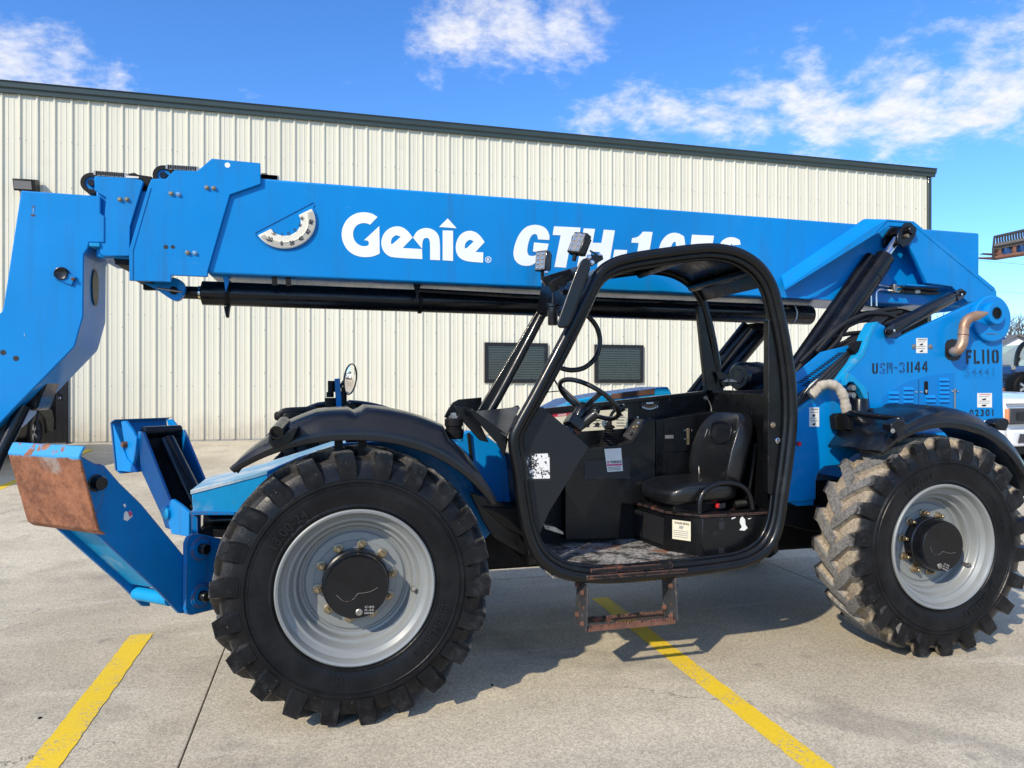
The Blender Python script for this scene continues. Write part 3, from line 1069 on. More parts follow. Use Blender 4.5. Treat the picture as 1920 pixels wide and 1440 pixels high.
# ---- fenders: pressed shell swept round each wheel
def fender(cx, th0, th1, Yn, w, flare, steps, name='fender', sgn=1, bh=.105):
    n = 60
    rings = []
    for k in range(n + 1):
        t = k / n
        th = R(th0 + (th1 - th0) * t)
        deg = math.degrees(th)
        e0 = min(1, t / .30)
        e1 = min(1, (1 - t) / .30)
        body = (e0 ** .85) * (e1 ** .8)
        lift = flare(deg)
        bump = 0
        for a, b, h in steps:
            s = min(1, max(0, (deg - a) / 1.5)) * min(1, max(0, (b - deg) / 1.5))
            bump = max(bump, h * s)
        lip = .712 + lift
        sh = lip + .022 + bh * body + bump
        prof = [(lip, .006), (lip + .004, -.004), (lip + .022 + .018 * body, -.012), (lip + .03 + .03 * body, -.002), (lip + .035 + .055 * body, .012 + bump * .2),
                (sh - .012, .045), (sh, .075), (sh + .008, .13), (sh + .012, w * .55), (sh + .010, w - .02), (sh - .006, w),
                (sh - .02, w - .004), (sh - .004, w * .55), (sh - .02, .09), (sh - .035, .06), (lip + .03 + .04 * body, .024), (lip + .012, .012)]
        rings.append([Vector((cx + math.cos(th) * r_, Yn + sgn * y_, WZ + math.sin(th) * r_)) for r_, y_ in prof])
    return MB().loft(rings).build(name, M['black_plastic'], T, angle=50)


ff = lambda d: .085 * max(0, (d - 88) / 46) ** 1.6 + .05 * max(0, (84 - d) / 52) ** 1.5
fender(FX, 134, 29, TY0 + .012, .47, ff, ((58, 89, .030), (90.5, 119, .016)))
rf = lambda d: .012 + .01 * max(0, (84 - d) / 52)
fender(RX, 128, 22, TY0 + .012, .47, rf, ((64, 93, .022),), bh=.082)
fender(FX, 136, 29, 2 * MID - TY0 - .012, .47, ff, ((62, 90, .018), (92, 121, .010)), sgn=-1)
# fender stays
for px in (635, 679):
    p = at(px, 838, 3.62)
    MB().box((p.x - .02, 3.60, p.z - .05), (p.x + .02, 3.70, p.z + .12)).build('fender_stay', M['black_matt'], T)
# pipe end and bracket at the front fender's nose
a, b = at(518, 811, 3.42), at(518, 811, 3.42) + Vector((.02, .22, .03))
o = MB().lathe([(.0, .03), (.022, .03), (.024, .0), (.031, .0), (.031, .24), (.0, .24)], a, b - a, 20).build('lamp_tube', M['black'], T)
plate('bracket', [(505, 808), (512, 825), (545, 805), (560, 800), (548, 825), (530, 836), (512, 842), (503, 828)], 3.45, .13, M['black'], T, .006)

# ---- boom
YB = 4.60
WB = .48
bo = plate('boom', [(400, 327.5), (1836, 437), (1836, 578), (1480, 559), (388, 512)], YB, WB, M['blue'], T, .012)
# lower flange line along the boom
plate('boom_rail', [(1466, 553), (1640, 562), (1640, 567), (1466, 558)], YB - .012, .011, M['blue'], T, .002)
plate('boom_inner', [(180, 352), (420, 368), (420, 495), (180, 482)], YB + .028, WB - .056, M['blue'], T, .008)
c1 = plate('boom_collar', [(284, 335), (311, 335), (327, 319), (369, 321), (397, 297), (488, 305.5), (489, 345), (431, 365), (390, 507), (389, 519), (321, 516), (321, 529),
                           (242, 526), (242, 467), (277, 351)], YB - .022, .020, M['blue'], T, .004)
MB().prism([at(x, y, YB - .026) for x, y in ((243, 468), (277.5, 352), (283, 352), (249, 470), (249, 525), (243, 525))], (0, .006, 0)).build('weld_edge', M['blue'], c1)
c2 = plate('boom_collar', [(177, 330), (235, 333), (265, 337), (269, 341), (244, 424), (243, 480), (194, 480), (187, 475), (187, 435), (196, 405), (199, 370), (177, 357)],
           YB - .004, .028, M['blue'], T, .004)
plate('boom_collar', [(262, 337), (284, 337), (284, 530), (252, 526), (262, 400)], YB + .05, .3, M['black_matt'], T)
# far-side twin of the collar
plate('boom_collar', [(300, 345), (485, 352), (485, 372), (431, 372), (402, 497), (330, 506), (256, 500), (256, 462), (285, 360)], YB + WB + .01, .02, M['blue'], T, .004)
bolts = [(225, 374, YB - .004), (238, 374, YB - .004), (321, 363, YB - .022), (334, 364, YB - .022), (388, 352, YB - .022), (401, 353, YB - .022), (352, 474, YB - .022), (365, 474, YB - .022)]
for i, (x, y, Y) in enumerate(bolts):
    p = at(x, y, Y)
    MB().lathe([(.0135, .001), (.0135, -.004), (.010, -.006), (.010, -.014), (.008, -.017), (0, -.017)], p, (0, 1, 0), 10).build('bolt', M['chrome'] if i in (3, 7) else M['brass'], T)
for x, y, rr in ((311, 463, 4), (324, 463, 3.6), (6, 661, 5), (30, 672, 5)):
    p = at(x, y, YB - (.0225 if x > 300 else .0115))
    MB().lathe([(0, -.0006), (rr * pxm(x, YB), -.0006), (rr * pxm(x, YB), .01)], p, (0, 1, 0), 18).build('hole', M['print_and_shade_black'], T)  # flat black disc paints the dark inside each hole
p = at(426.5, 309.5, YB - .0235)
MB().lathe([(0, 0), (.0155, 0), (.0155, .003)], p, (0, 1, 0), 18).build('hole', M['white_print'], T)
# rollers on top of the sections, chain plates between
for x, y in ((172, 343), (307, 329)):
    p = at(x, y, YB + .05)
    r = 19.5 * pxm(x, YB)
    ro = MB().lathe([(r * .62, 0), (r, 0), (r, .10), (r * .62, .10), (r * .62, 0)], p, (0, 1, 0), 28).build('roller', M['black_matt'], T)
    MB().lathe([(0, -.006), (r * .34, -.006), (r * .36, .01), (r * .62, .01), (r * .62, .09), (0, .09)], p, (0, 1, 0), 24).build('roller_hub', M['blue'], ro)
    MB().lathe([(0, -.012), (r * .33, -.012), (r * .36, -.004), (r * .36, 0)], p, (0, 1, 0), 20).build('pin', M['black'], ro)
for (xa, ya), (xb, yb) in (((182, 327), (236, 331)), ((316, 315.5), (370, 319)), ((488, 333), (520, 335.5))):
    ch = MB()
    for k in range(14):
        t = k / 13
        q = at(xa + (xb - xa) * t, ya + (yb - ya) * t, YB + .08)
        ch.obox(q, (.011, 0, -.001), (0, .03, 0), (0, 0, .012 + .002 * (k % 2)))
    ch.build('chain', M['steel'], T)
plate('chain_anchor', [(240, 325), (252, 323.5), (258, 327), (285, 331), (284, 340), (277, 351), (266, 350), (268, 338), (240, 330)], YB + .03, .2, M['black_matt'], T)
plate('chain_anchor', [(490, 324), (501, 325), (502, 330), (512, 331), (512, 336), (490, 335)], YB + .1, .15, M['black_matt'], T)
plate('pad_strip', [(236, 329), (260, 331), (260, 334), (236, 333)], YB + .02, .1, M['ivory'], T, 0)
plate('slide_pad', [(209, 481), (242, 484), (242, 497), (215, 495), (215, 489)], YB + .06, .3, M['black_matt'], T)

# ---- boom head (gooseneck)
YH = YB - .011
head_px = [(39, 357), (188, 367.5), (188, 400), (196, 405), (196, 455), (167, 454.5), (165, 465), (157, 477), (156, 592), (141, 646), (138, 652), (98, 693), (32, 760), (-6, 800),
           (-60, 842), (-120, 850), (-130, 790), (-90, 690), (-40, 625), (4, 583), (7, 570)]
hd = plate('boom_head', head_px, YH, .43, M['blue'], T, .006)
# slot in the head's inner rim: a flat black oval paints its shade
q = [at(158, y, YH) for y in (502, 560)]
xr = q[0].x + .0035
sl = [Vector((xr, YH + .20 + .06 * math.cos(a), (q[0].z + q[1].z) / 2 + (q[0].z - q[1].z) * .62 * math.sin(a))) for a in [math.tau * k / 24 for k in range(24)]]
MB().prism(sl, (-.002, 0, 0)).build('slot', M['print_and_shade_black'], hd)
p = at(116, 514, YH)
pin = MB().lathe([(.040, .002), (.040, -.008), (.035, -.010), (.035, -.020), (.032, -.024), (.026, -.021), (0, -.021)], p, (0, 1, 0), 30).build('head_pin', M['black'], hd)
MB().obox(p + Vector((.02, -.008, -.02)), (.045, 0, -.02), (0, .006, 0), (.012, 0, .026)).build('pin_keeper', M['blue'], pin, .004)
MB().lathe([(.010, 0), (.010, -.022), (0, -.024)], p + Vector((.062, -.002, -.028)), (0, 1, 0), 8).build('bolt', M['rust_fork'], pin)
scr = MB()
scr.tube([at(63, 389, YH - .0015), at(62, 400, YH - .0015)], .0012, 4)
scr.tube([at(46, 625, YH - .0015), at(46, 631, YH - .0015)], .0012, 4)
scr.build('scratch', M['sticker'], hd)
for x, y in ((63, 388), (64, 404), (60, 404)):
    MB().lathe([(0, -.001), (.006, -.001), (.006, .002)], at(x, y, YH), (0, 1, 0), 8).build('rust_spot', M['rust_fork'], hd)
plate('gap_block', [(167, 455), (187, 455), (187, 463), (167, 462)], YH - .006, .1, M['blue_light'], hd)
# coupler and tilt cylinder under the head
plate('coupler', [(100, 690), (79, 739), (70, 764), (64, 771), (31, 765), (-10, 800), (-60, 830), (-40, 760), (40, 700)], YH + .12, .22, M['black'], T, .01)
MB().tube([at(45, 760, 4.68), at(-22, 900, 4.60)], .036, 18).build('tilt_cylinder', M['black'], T)
MB().tube([at(28, 770, 4.72), at(-40, 905, 4.64)], .028, 14).build('tilt_pipe', M['dark_grey'], T)
MB().tube([at(72, 765, 4.8), at(69, 790, 4.8), at(71, 806, 4.8)], .008, 8).build('hose', M['hose'], T)

# ---- telescope cylinder under the boom
YC = YB + .24
tl_, tr_ = at(380, 549.5, YC), at(1517, 591, YC)
dirc = (tr_ - tl_).normalized()
tc = MB().lathe([(0, -.005), (.060, -.005), (.066, 0), (.076, .0), (.076, (tr_ - tl_).length), (.07, (tr_ - tl_).length + .01), (0, (tr_ - tl_).length + .012)], tl_, dirc, 36).build('telescope_cylinder', M['black'], T)
MB().lathe([(0, 0), (.040, 0), (.040, .16), (0, .16)], tl_ - dirc * .15, dirc, 24).build('rod', M['black'], tc)
MB().lathe([(.044, 0), (.044, .012), (.04, .012)], tl_ - dirc * .022, dirc, 24).build('collar', M['chrome'], tc)
q = at(1492, 590, YC)
MB().lathe([(.0775, 0), (.0775, .012), (.075, .013)], q - dirc * .05, dirc, 30).build('band', M['sticker'], tc)
plate('cylinder_lug', [(321, 517), (345, 528), (348, 545), (340, 560), (330, 565), (318, 560), (296, 544), (268, 530)], YB + .10, .05, M['blue'], T, .004, 60)
plate('cylinder_lug', [(268, 530), (296, 530), (325, 545), (325, 553), (296, 543), (268, 543)], YB + .2, .05, M['black_matt'], T)
pn = at(326, 545, YB + .1)
MB().lathe([(.024, .0), (.024, -.012), (.018, -.016), (0, -.016)], pn, (0, 1, 0), 18).build('pin', M['black_matt'], T)
MB().tube([pn + Vector((-.09, -.014, .012)), pn + Vector((.05, -.018, -.008))], .006, 6).build('pin_keeper', M['steel'], T)
for px in (425, 784):
    yb = 512 + (px - 388) * .0452
    plate('hanger', [(px - 9, yb + 1), (px + 4, yb + 1), (px + 4, yb + 16), (px - 2, yb + 34), (px - 5, yb + 16)], YB + .08, .03, M['blue'] if px < 500 else M['black_matt'], T)
    ctr = tl_ + dirc * ((at(px, 550, YC) - tl_).dot(dirc))
    MB().lathe([(.0775, 0), (.086, 0), (.086, .022), (.0775, .022)], ctr, dirc, 30).build('clamp', M['black_matt'], T)
    if px < 500:
        MB().prism([ctr + Vector(v) for v in ((-.015, -.02, -.08), (.02, -.02, -.08), (.012, -.02, -.15), (-.002, -.02, -.15))], (0, .05, 0)).build('clamp_tail', M['black_matt'], T)
for px in (514, 540):
    yb = 512 + (px - 388) * .0452
    plate('wear_strap', [(px - 5, yb + .5), (px + 5, yb + .5), (px + 6, yb + 17), (px - 4, yb + 17)], YB + .02, .02, M['black_matt'], T, 0)
b2 = at(790, 549, YB + .06)
MB().tube([at(782, 544, YB + .09), at(1000, 556, YB + .09), at(1480, 576, YB + .12)], .014, 8).build('pipe', M['black'], T)

# ---- boom lettering
YL = YB - .0022
zq = lambda x, y: (380 + x / 4, 260 + y / 4)
zr_ = lambda x, y: (800 + x / 4, 400 + y / 4)
zs_ = lambda x, y: (1100 + x / 4, 400 + y / 4)


def glyph(mb, outer, holes=(), f=zq, keep=48):
    P = lambda l: round_poly([at(*f(x, y), YL) for x, y in l], keep, 2)
    mb.fill(P(outer), [P(h) for h in holes])


lg = MB()
glyph(lg, [(1312, 588), (1275, 563), (1235, 553), (1195, 551), (1140, 562), (1085, 600), (1052, 655), (1040, 712), (1050, 775), (1082, 833), (1130, 870), (1185, 887), (1240, 889), (1290, 880),
           (1328, 862), (1325, 655), (1210, 762), (1236, 764), (1248, 780), (1243, 800), (1215, 809), (1175, 800), (1142, 772), (1127, 730), (1129, 690), (1150, 652), (1185, 634), (1225, 632), (1256, 645)])
glyph(lg, [(1575, 742), (1540, 692), (1500, 664), (1455, 655), (1405, 668), (1362, 704), (1340, 755), (1340, 805), (1358, 848), (1390, 878), (1430, 892), (1648, 903), (1645, 828), (1500, 820)],
      [[(1413, 790), (1412, 765), (1425, 738), (1452, 723), (1486, 735), (1426, 790)]])
glyph(lg, [(1578, 743), (1600, 700), (1636, 676), (1680, 668), (1728, 680), (1765, 713), (1780, 762), (1780, 912), (1706, 908), (1706, 775), (1697, 750), (1678, 742), (1658, 750), (1648, 775), (1646, 826)])
glyph(lg, [(1800, 688), (1878, 690), (1878, 917), (1800, 912)])
glyph(lg, [(1838, 598), (1905, 672), (1773, 662)])
glyph(lg, [(435, 215), (402, 168), (368, 140), (325, 128), (275, 140), (235, 180), (216, 240), (222, 300), (252, 340), (300, 361), (423, 370), (425, 293), (366, 290)],
      [[(286, 263), (286, 238), (298, 212), (325, 197), (353, 210), (300, 263)]], f=zr_)
cc = [(462 + 23 * math.cos(a), 347 + 24 * math.sin(a)) for a in [math.tau * k / 20 for k in range(20)]]
ci = [(462 + 18 * math.cos(a), 347 + 19 * math.sin(a)) for a in [math.tau * k / 20 for k in range(20)]]
glyph(lg, cc, [ci], f=zr_)
text_px(lg, 'R', (800 + 453 / 4, 400 + 335 / 4), (800 + 473 / 4, 400 + 335 / 4), (800 + 453 / 4, 400 + 360 / 4), YL, .02)
lg.build('lettering', M['white_print'], bo, smooth=False, recalc=False)
l2 = MB()
glyph(l2, [(920, 200), (923, 165), (900, 115), (855, 90), (797, 84), (738, 104), (692, 158), (662, 228), (648, 300), (660, 352), (697, 386), (745, 396), (790, 390), (824, 364), (832, 386), (880, 390), (915, 228), (805, 218),
           (797, 286), (838, 290), (825, 311), (795, 322), (766, 315), (752, 290), (760, 230), (778, 176), (802, 154), (823, 157), (834, 176), (834, 195)], f=zr_)
glyph(l2, [(955, 97), (1155, 107), (1145, 172), (1090, 168), (1045, 408), (958, 402), (1005, 165), (945, 162)], f=zr_)
glyph(l2, [(1178, 112), (1263, 117), (1245, 220), (1310, 222), (1328, 122), (1412, 128), (1362, 425), (1276, 421), (1298, 290), (1234, 287), (1212, 417), (1126, 413)], f=zr_)
glyph(l2, [(1408, 272), (1505, 276), (1494, 340), (1397, 336)], f=zr_)
glyph(l2, [(1695, 140), (1645, 440), (1557, 436), (1590, 222), (1535, 220), (1541, 186), (1588, 178), (1622, 137)], f=zr_)
glyph(l2, [(530, 330), (545, 245), (572, 190), (618, 150), (678, 143), (730, 172), (742, 240), (728, 330), (700, 400), (650, 440), (590, 445), (540, 410)],
      [[(618, 330), (630, 260), (645, 220), (665, 212), (672, 235), (655, 320), (640, 365), (622, 372)]], f=zs_)
glyph(l2, [(790, 160), (955, 168), (945, 232), (858, 228), (852, 262), (900, 262), (930, 290), (935, 340), (915, 410), (865, 450), (800, 452), (762, 425), (752, 380), (835, 375), (840, 398), (852, 398), (860, 370), (860, 330), (850, 318), (838, 330), (768, 322)], f=zs_)
glyph(l2, [(1155, 235), (1148, 200), (1112, 180), (1060, 178), (1012, 205), (985, 260), (968, 350), (975, 420), (1010, 458), (1070, 460), (1122, 425), (1145, 360), (1135, 305), (1100, 285), (1068, 292), (1078, 245), (1085, 225), (1093, 240)],
      [[(1050, 385), (1058, 340), (1066, 335), (1068, 350), (1060, 395), (1054, 405)]], f=zs_)
l2.build('lettering', M['white_print'], bo, smooth=False, recalc=False)
# printed lozenge outlines and the protractor-like angle dial
bx_, by_ = 534, 422


def dial_arc(r0, r1, a0, a1, sq=1.0, n=28):
    out = []
    for r, rng in ((r0, range(n + 1)), (r1, range(n, -1, -1))):
        for k in rng:
            a = R(a0 + (a1 - a0) * k / n)
            out.append((bx_ + r * math.cos(a), by_ - 6 + r * math.sin(a) * sq))
    return out


dg_ = MB().prism([at(x, y, YB - .018) for x, y in dial_arc(30, 58, -30, 150, .86)], (0, .017, 0)).build('angle_dial', M['ivory'], bo, .004)
MB().prism([at(x, y, YB - .0192) for x, y in dial_arc(47, 56, -24, 144, .86)], (0, .0025, 0)).build('dial_band', M['greybrown'], dg_)
MB().prism([at(x, y, YB - .022) for x, y in dial_arc(42.5, 45.5, -22, 142, .86)], (0, .006, 0)).build('dial_tube', M['ivory'], dg_, .002)
dm = MB()
for (px, py, s, tilt) in ((505, 448, '-20', 14), (528, 456, '0', 0), (547, 455, '20', -10), (564, 447, '40', -28), (577, 434, '60', -48), (583, 416, '80', -68)):
    vs, fs = text_shape(s, .03)
    ct, stt = math.cos(R(tilt)), math.sin(R(tilt))
    wd = 4.3 * len(s)
    P = []
    for a, b in vs:
        x, y = (a - .5) * wd, -(b - .5) * 8.5
        P.append(at(px + x * ct - y * stt, py + x * stt + y * ct, YB - .0225))
    dm.add(P, fs)
for (px, py, s, tilt) in ((513, 437, '-20', 14), (528.5, 439, '0', 0), (541, 437.5, '20', -12), (553, 431, '40', -30), (562, 421.5, '60', -55), (566, 409, '80', -72)):
    vs, fs = text_shape(s, .03)
    ct, stt = math.cos(R(tilt)), math.sin(R(tilt))
    wd = 2.9 * len(s)
    P = [at(px + (a - .5) * wd * ct + (b - .5) * 6 * stt, py + (a - .5) * wd * stt - (b - .5) * 6 * ct, YB - .0225) for a, b in vs]
    dm.add(P, fs)
dm.build('dial_numbers', M['print_and_shade_black'], dg_, smooth=False, recalc=False)
# angle dial seat: thin dark outline
ol = [at(x, y, YB - .003) for x, y in [(590, 383)] + dial_arc(62, 62, -30, 152, .86)[:29] + [(479, 436), (588, 379)]]
MB().tube(ol, .0022, 5).build('dial_outline', M['faded_print'], dg_)
# ---- rear tower of the boom: gusset, flange, lift cylinder
YG = YB - .16
plate('boom_gusset', [(1664, 412), (1714, 415.5), (1866, 541), (1869, 548), (1869, 563), (1863, 566), (1815, 567), (1800, 552), (1785, 537), (1738, 531), (1715, 480), (1700, 452), (1690, 425), (1668, 424), (1650, 436), (1634, 444)],
      YG, .03, M['blue'], T, .005)
# folded flange from the boom side out to the gusset
fl = MB()
A_, B_ = (1466, 516, YB - .004), (1474, 543, YB - .09)
C_, D_ = (1655, 431, YG - .004), (1622, 410, YB - .004)
E_ = (1664, 411, YG - .004)
vs = [at(*p) for p in (A_, B_, C_, E_, D_)]
fl.prism(vs, (0, .02, .0)).build('boom_flange', M['blue'], T, .003)
MB().prism([at(x, y, YG - .006) for x, y in ((1640, 440), (1664, 414), (1712, 418), (1714, 415), (1664, 411), (1640, 424), (1474, 538), (1474, 543))], (0, .012, 0)).build('flange_edge', M['blue'], T, .002)
MB().prism([at(x, y, YG - .005) for x, y in ((1714, 415), (1866, 540), (1861, 545), (1709, 419))], (0, .07, 0)).build('gusset_edge', M['blue'], T, .003)
# recess side walls
MB().prism([at(1700, 455, YG + .03), at(1738, 531, YG + .03), at(1728, 531, YB - .002), at(1690, 455, YB - .002)], (.01, 0, 0)).build('gusset_web', M['blue'], T)
MB().prism([at(1785, 539, YG + .03), at(1700, 535, YG + .03), at(1690, 540, YB), at(1780, 543, YB)], (0, 0, .01)).build('gusset_web', M['blue'], T)
# lift cylinder
YLc = YB - .10
pt, pb = at(1690, 437, YLc), at(1437, 800, YLc - .05)
dl = (pb - pt).normalized()
L = (pb - pt).length
lc = MB().lathe([(0, .235), (.052, .235), (.060, .245), (.071, .25), (.071, L), (0, L)], pt, dl, 40).build('lift_cylinder', M['black'], T)
MB().lathe([(0, .07), (.034, .07), (.034, .26), (0, .26)], pt, dl, 28).build('rod', M['chrome'], lc)
MB().lathe([(.0715, .44), (.0725, .44), (.0725, .446), (.0715, .446)], pt, dl, 40).build('weld', M['black_matt'], lc)
off = Vector((-.055, .075, .02))
MB().tube([pt + dl * .26 + off, pt + dl * .28 + off, pt + dl * (L) + off], .045, 18).build('side_tube', M['black'], lc)
off2 = Vector((.075, -.02, -.045))
MB().tube([pt + dl * .30 + off2 * .8, pt + dl * L + off2 * .8], .012, 10).build('pipe', M['black'], lc)
# eye of the rod: two cheek plates round the pin
px = dl.cross(Vector((0, 1, 0))).normalized()
for dy in (-.075, .055):
    cp = pt + Vector((0, dy, 0))
    ring = [cp + (px * math.cos(a) - dl * math.sin(a)) * .066 for a in [math.pi * k / 14 for k in range(15)]]
    ring += [cp - px * .066 + dl * .075, cp - px * .035 + dl * .135, cp + px * .035 + dl * .135, cp + px * .066 + dl * .075]
    MB().prism(ring, (0, .022, 0)).build('cylinder_eye', M['black'], lc, .003)
MB().lathe([(0, -.115), (.030, -.115), (.034, -.11), (.034, .06), (0, .06)], pt, (0, 1, 0), 24).build('pin', M['black'], lc)
MB().lathe([(0, -.10), (.014, -.10), (.016, -.095), (.016, -.07)], pt + dl * .055 + px * .0, (0, 1, 0), 10).build('bolt', M['brass'], lc)
# far lift cylinder, seen through the cab
fa, fb = at(1450, 590, 5.2), at(1300, 770, 5.2)
MB().tube([fa, fb], .075, 24).build('lift_cylinder', M['black'], T)
MB().tube([at(1400, 612, 5.05), at(1275, 770, 5.05)], .05, 18).build('side_tube', M['black'], T)
plate('cross_tube', [(1410, 606), (1445, 606), (1445, 618), (1410, 616)], 5.0, .1, M['black_matt'], T)
# slave cylinder
YS = 4.02
sa_, sb2 = at(1796, 551, YS + .30), at(1658, 624, YS)
ds = (sb2 - sa_).normalized()
Ls = (sb2 - sa_).length
sc_ = MB().lathe([(0, .115), (.030, .115), (.045, .125), (.045, Ls - .075), (.04, Ls - .06), (0, Ls - .06)], sa_, ds, 28).build('slave_cylinder', M['black'], T)
MB().lathe([(0, .06), (.018, .06), (.018, .13), (0, .13)], sa_, ds, 18).build('rod', M['chrome'], sc_)
sx = ds.cross(Vector((0, 1, 0))).normalized()
for cp, sg_ in ((sa_, 1), (sb2, -1)):
    cp = cp + Vector((0, -.04, 0))
    ring = [cp + (sx * math.cos(a) - ds * sg_ * math.sin(a)) * .036 for a in [math.pi * k / 12 for k in range(13)]]
    ring += [cp - sx * .036 + ds * sg_ * .085, cp + sx * .036 + ds * sg_ * .085]
    MB().prism(ring, (0, .02, 0)).build('cylinder_eye', M['black'], sc_, .003)
    MB().lathe([(0, -.018), (.017, -.018), (.019, -.012), (.019, .0)], cp, (0, 1, 0), 14).build('pin', M['black_matt'], sc_)
    MB().lathe([(0, -.02), (.009, -.02), (.010, -.0)], cp + ds * sg_ * .042, (0, 1, 0), 8).build('bolt', M['chrome'], sc_)
# steel pipes on the boom side
st_ = MB()
for dx, y0 in ((0, 535), (10, 543)):
    st_.tube(catmull([at(1633 + dx, 574, YB - .03), at(1633 + dx, y0 + 8, YB - .03), at(1636 + dx, y0 + 1, YB - .03), at(1645 + dx, y0, YB - .03), at(1672, y0 + 2.5, YB - .03), at(1700, y0 + 4, YB - .03)], 5), .0085, 8)
st_.build('steel_pipe', M['chrome'], T)
MB().obox(at(1675.5, 541, YB - .04), (.014, 0, 0), (0, .02, 0), (0, 0, .032)).build('pipe_clamp', M['steel'], T, .003)
hs_ = MB()
for y0 in (538, 546):
    hs_.tube(catmull([at(1696, y0, YB - .03), at(1716, y0 + 1, YB - .03), at(1742, y0 + 3, YB - .02), at(1775, y0 + 4, YB + .05)], 5), .015, 9)
    hs_.tube([at(1686, y0, YB - .03), at(1700, y0, YB - .03)], .013, 8)
hs_.build('hose', M['hose'], T)
hw = MB()
for y0, xa in ((538, 1706), (546.5, 1714)):
    hw.tube([at(xa, y0 + .2, YB - .03), at(xa + 9, y0 + .6, YB - .03)], .0158, 9)
hw.build('hose_label', M['sticker'], T)

# ---- rear chassis side plate
YR = 4.02
rp = plate('rear_chassis', [(1470, 941), (1470, 800), (1488, 772), (1570, 713), (1616, 662), (1627, 630), (1640, 607), (1650, 606), (1660, 612), (1667, 633), (1682, 635), (1830, 566), (1846, 562),
                            (1862, 565), (1876, 578), (1880, 600), (1880.5, 740), (1882, 786), (1700, 800), (1640, 830), (1575, 872), (1546, 875), (1534, 886), (1530, 900), (1530, 936), (1500, 941)],
           YR, .05, M['blue'], T, .006)
plate('chassis_top', [(1486, 774), (1570, 711), (1616, 660), (1627, 628), (1640, 604), (1648, 603), (1632, 634), (1621, 668), (1574, 716), (1486, 782)], YR - .003, .09, M['blue_light'], T, .003)  # paler strip puts the sunlit left edge into the colour
plate('chassis_foot', [(1483, 942), (1526, 937), (1525, 947), (1495, 949)], YR + .02, .06, M['blue'], T, .003)
# the chassis runs across to the far side
MB().box((at(1650, 800, YR).x, YR + .051, .95), (at(1880, 700, YR).x - .02, YR + .95, 1.32)).build('counterweight', M['blue'], T, .02)
plate('far_chassis', [(1640, 640), (1830, 575), (1870, 580), (1872, 760), (1640, 760)], YR + 1.05, .05, M['blue'], T)
# muffler drum, pivot boss, exhaust
pm = at(1856, 597, YR)
k_ = pxm(1856, YR)
MB().lathe([(0, -.035), (.155, -.035), (.165, -.028), (.165, .0)], pm + Vector((-.01, 0, -.005)), (0, 1, 0), 48).build('muffler_end', M['blue'], T)
pb_ = at(1862, 588, YR - .05)
bs = MB().lathe([(.040, -.03), (.074, -.03), (.078, -.024), (.078, .06)], pb_, (0, 1, 0), 36).build('pivot_boss', M['blue'], T)
MB().lathe([(0, -.022), (.040, -.022), (.043, -.03), (.046, -.03)], pb_, (0, 1, 0), 28).build('pin', M['black_matt'], bs)
plate('catch', [(1877, 624), (1888, 624), (1888, 636), (1877, 638)], YR + .03, .04, M['blue'], T, .003)
MB().lathe([(0, -.006), (.008, -.006), (.008, 0)], at(1884, 632, YR + .03), (0, 1, 0), 10).build('bolt', M['chrome'], T)
slot = [(1772, 645), (1776, 638), (1785, 635.5), (1796, 637), (1802, 645), (1802, 668), (1797, 675), (1787, 677), (1777, 674), (1772, 667)]
MB().prism([at(x, y, YR - .0015) for x, y in slot], (0, .001, 0)).build('exhaust_slot', M['print_and_shade_black'], T)  # flat black plate paints the shade inside the slot
ep = catmull([at(1788, 660, YR + .03), at(1789, 659.5, YR - .05), at(1797, 656, YR - .09), at(1804, 644, YR - .10), at(1806, 628, YR - .10), at(1808, 610, YR - .10), at(1816, 598, YR - .10), at(1830, 592, YR - .105), at(1842, 589, YR - .11), at(1853, 586.5, YR - .115)], 5)
n = len(ep)
rr = [.033] * (n - 11) + [.033 - .029 * (k / 10) ** 1.3 for k in range(11)]
ex = MB().tube(ep, rr, 20).build('exhaust_pipe', M['exhaust'], T)
q = ep[int(n * .44)]
tq = (ep[int(n * .44) + 1] - ep[int(n * .44) - 1]).normalized()
MB().lathe([(.033, -.003), (.0355, -.003), (.0355, .003), (.033, .003)], q, tq, 24).build('weld', M['rust_fork'], ex)
MB().tube([at(1850, 626, YR - .038), at(1862, 626, YR - .038), at(1878, 628, YR - .03)], .0022, 5).build('tie_wire', M['brass'], T)

# ---- rear side: door with louvres, stencils, stickers
door_px = [(1655, 775), (1654, 748), (1658, 741), (1670, 734), (1690, 721), (1715, 711), (1745, 703.5), (1775, 700), (1789, 699.5), (1790, 775)]
dr = MB().prism([at(x, y, YR - .003) for x, y in door_px], (0, .002, 0)).build('side_door', M['blue_panel'], T, .001)
MB().box((at(1721.5, 720, YR).x, YR - .0042, at(1721, 770, YR).z), (at(1722.3, 720, YR).x, YR - .003, at(1721, 711, YR).z)).build('door_gap', M['print_and_shade_black'], dr)
for x0, ys in ((1665, (739, 747, 755, 763)), (1692.5, (731, 739, 747, 755, 763)), (1734, (746, 754)), (1759.5, (714, 722, 730, 738, 746, 754))):
    for y in ys:
        a, b = at(x0, y, YR), at(x0 + 18.5, y, YR)
        h = 5.2 * pxm(x0, YR)
        MB().add([a + Vector((0, -.003, h)), b + Vector((0, -.003, h)), b + Vector((-.004, -.015, 0)), a + Vector((.004, -.015, 0)), a + Vector((0, -.003, -.002)), b + Vector((0, -.003, -.002))],
                 [(0, 1, 2, 3), (3, 2, 5, 4), (0, 3, 4), (1, 5, 2), (0, 4, 5, 1)]).build('louvre', M['blue'], dr, smooth=False)
plate('latch', [(1733.5, 715), (1740.5, 715), (1740.5, 739.5), (1733.5, 739.5)], YR - .008, .006, M['black_matt'], T, .002)
plate('latch_lever', [(1735, 731), (1739.5, 731), (1738.5, 737), (1736, 737)], YR - .012, .004, M['chrome'], T, .001)
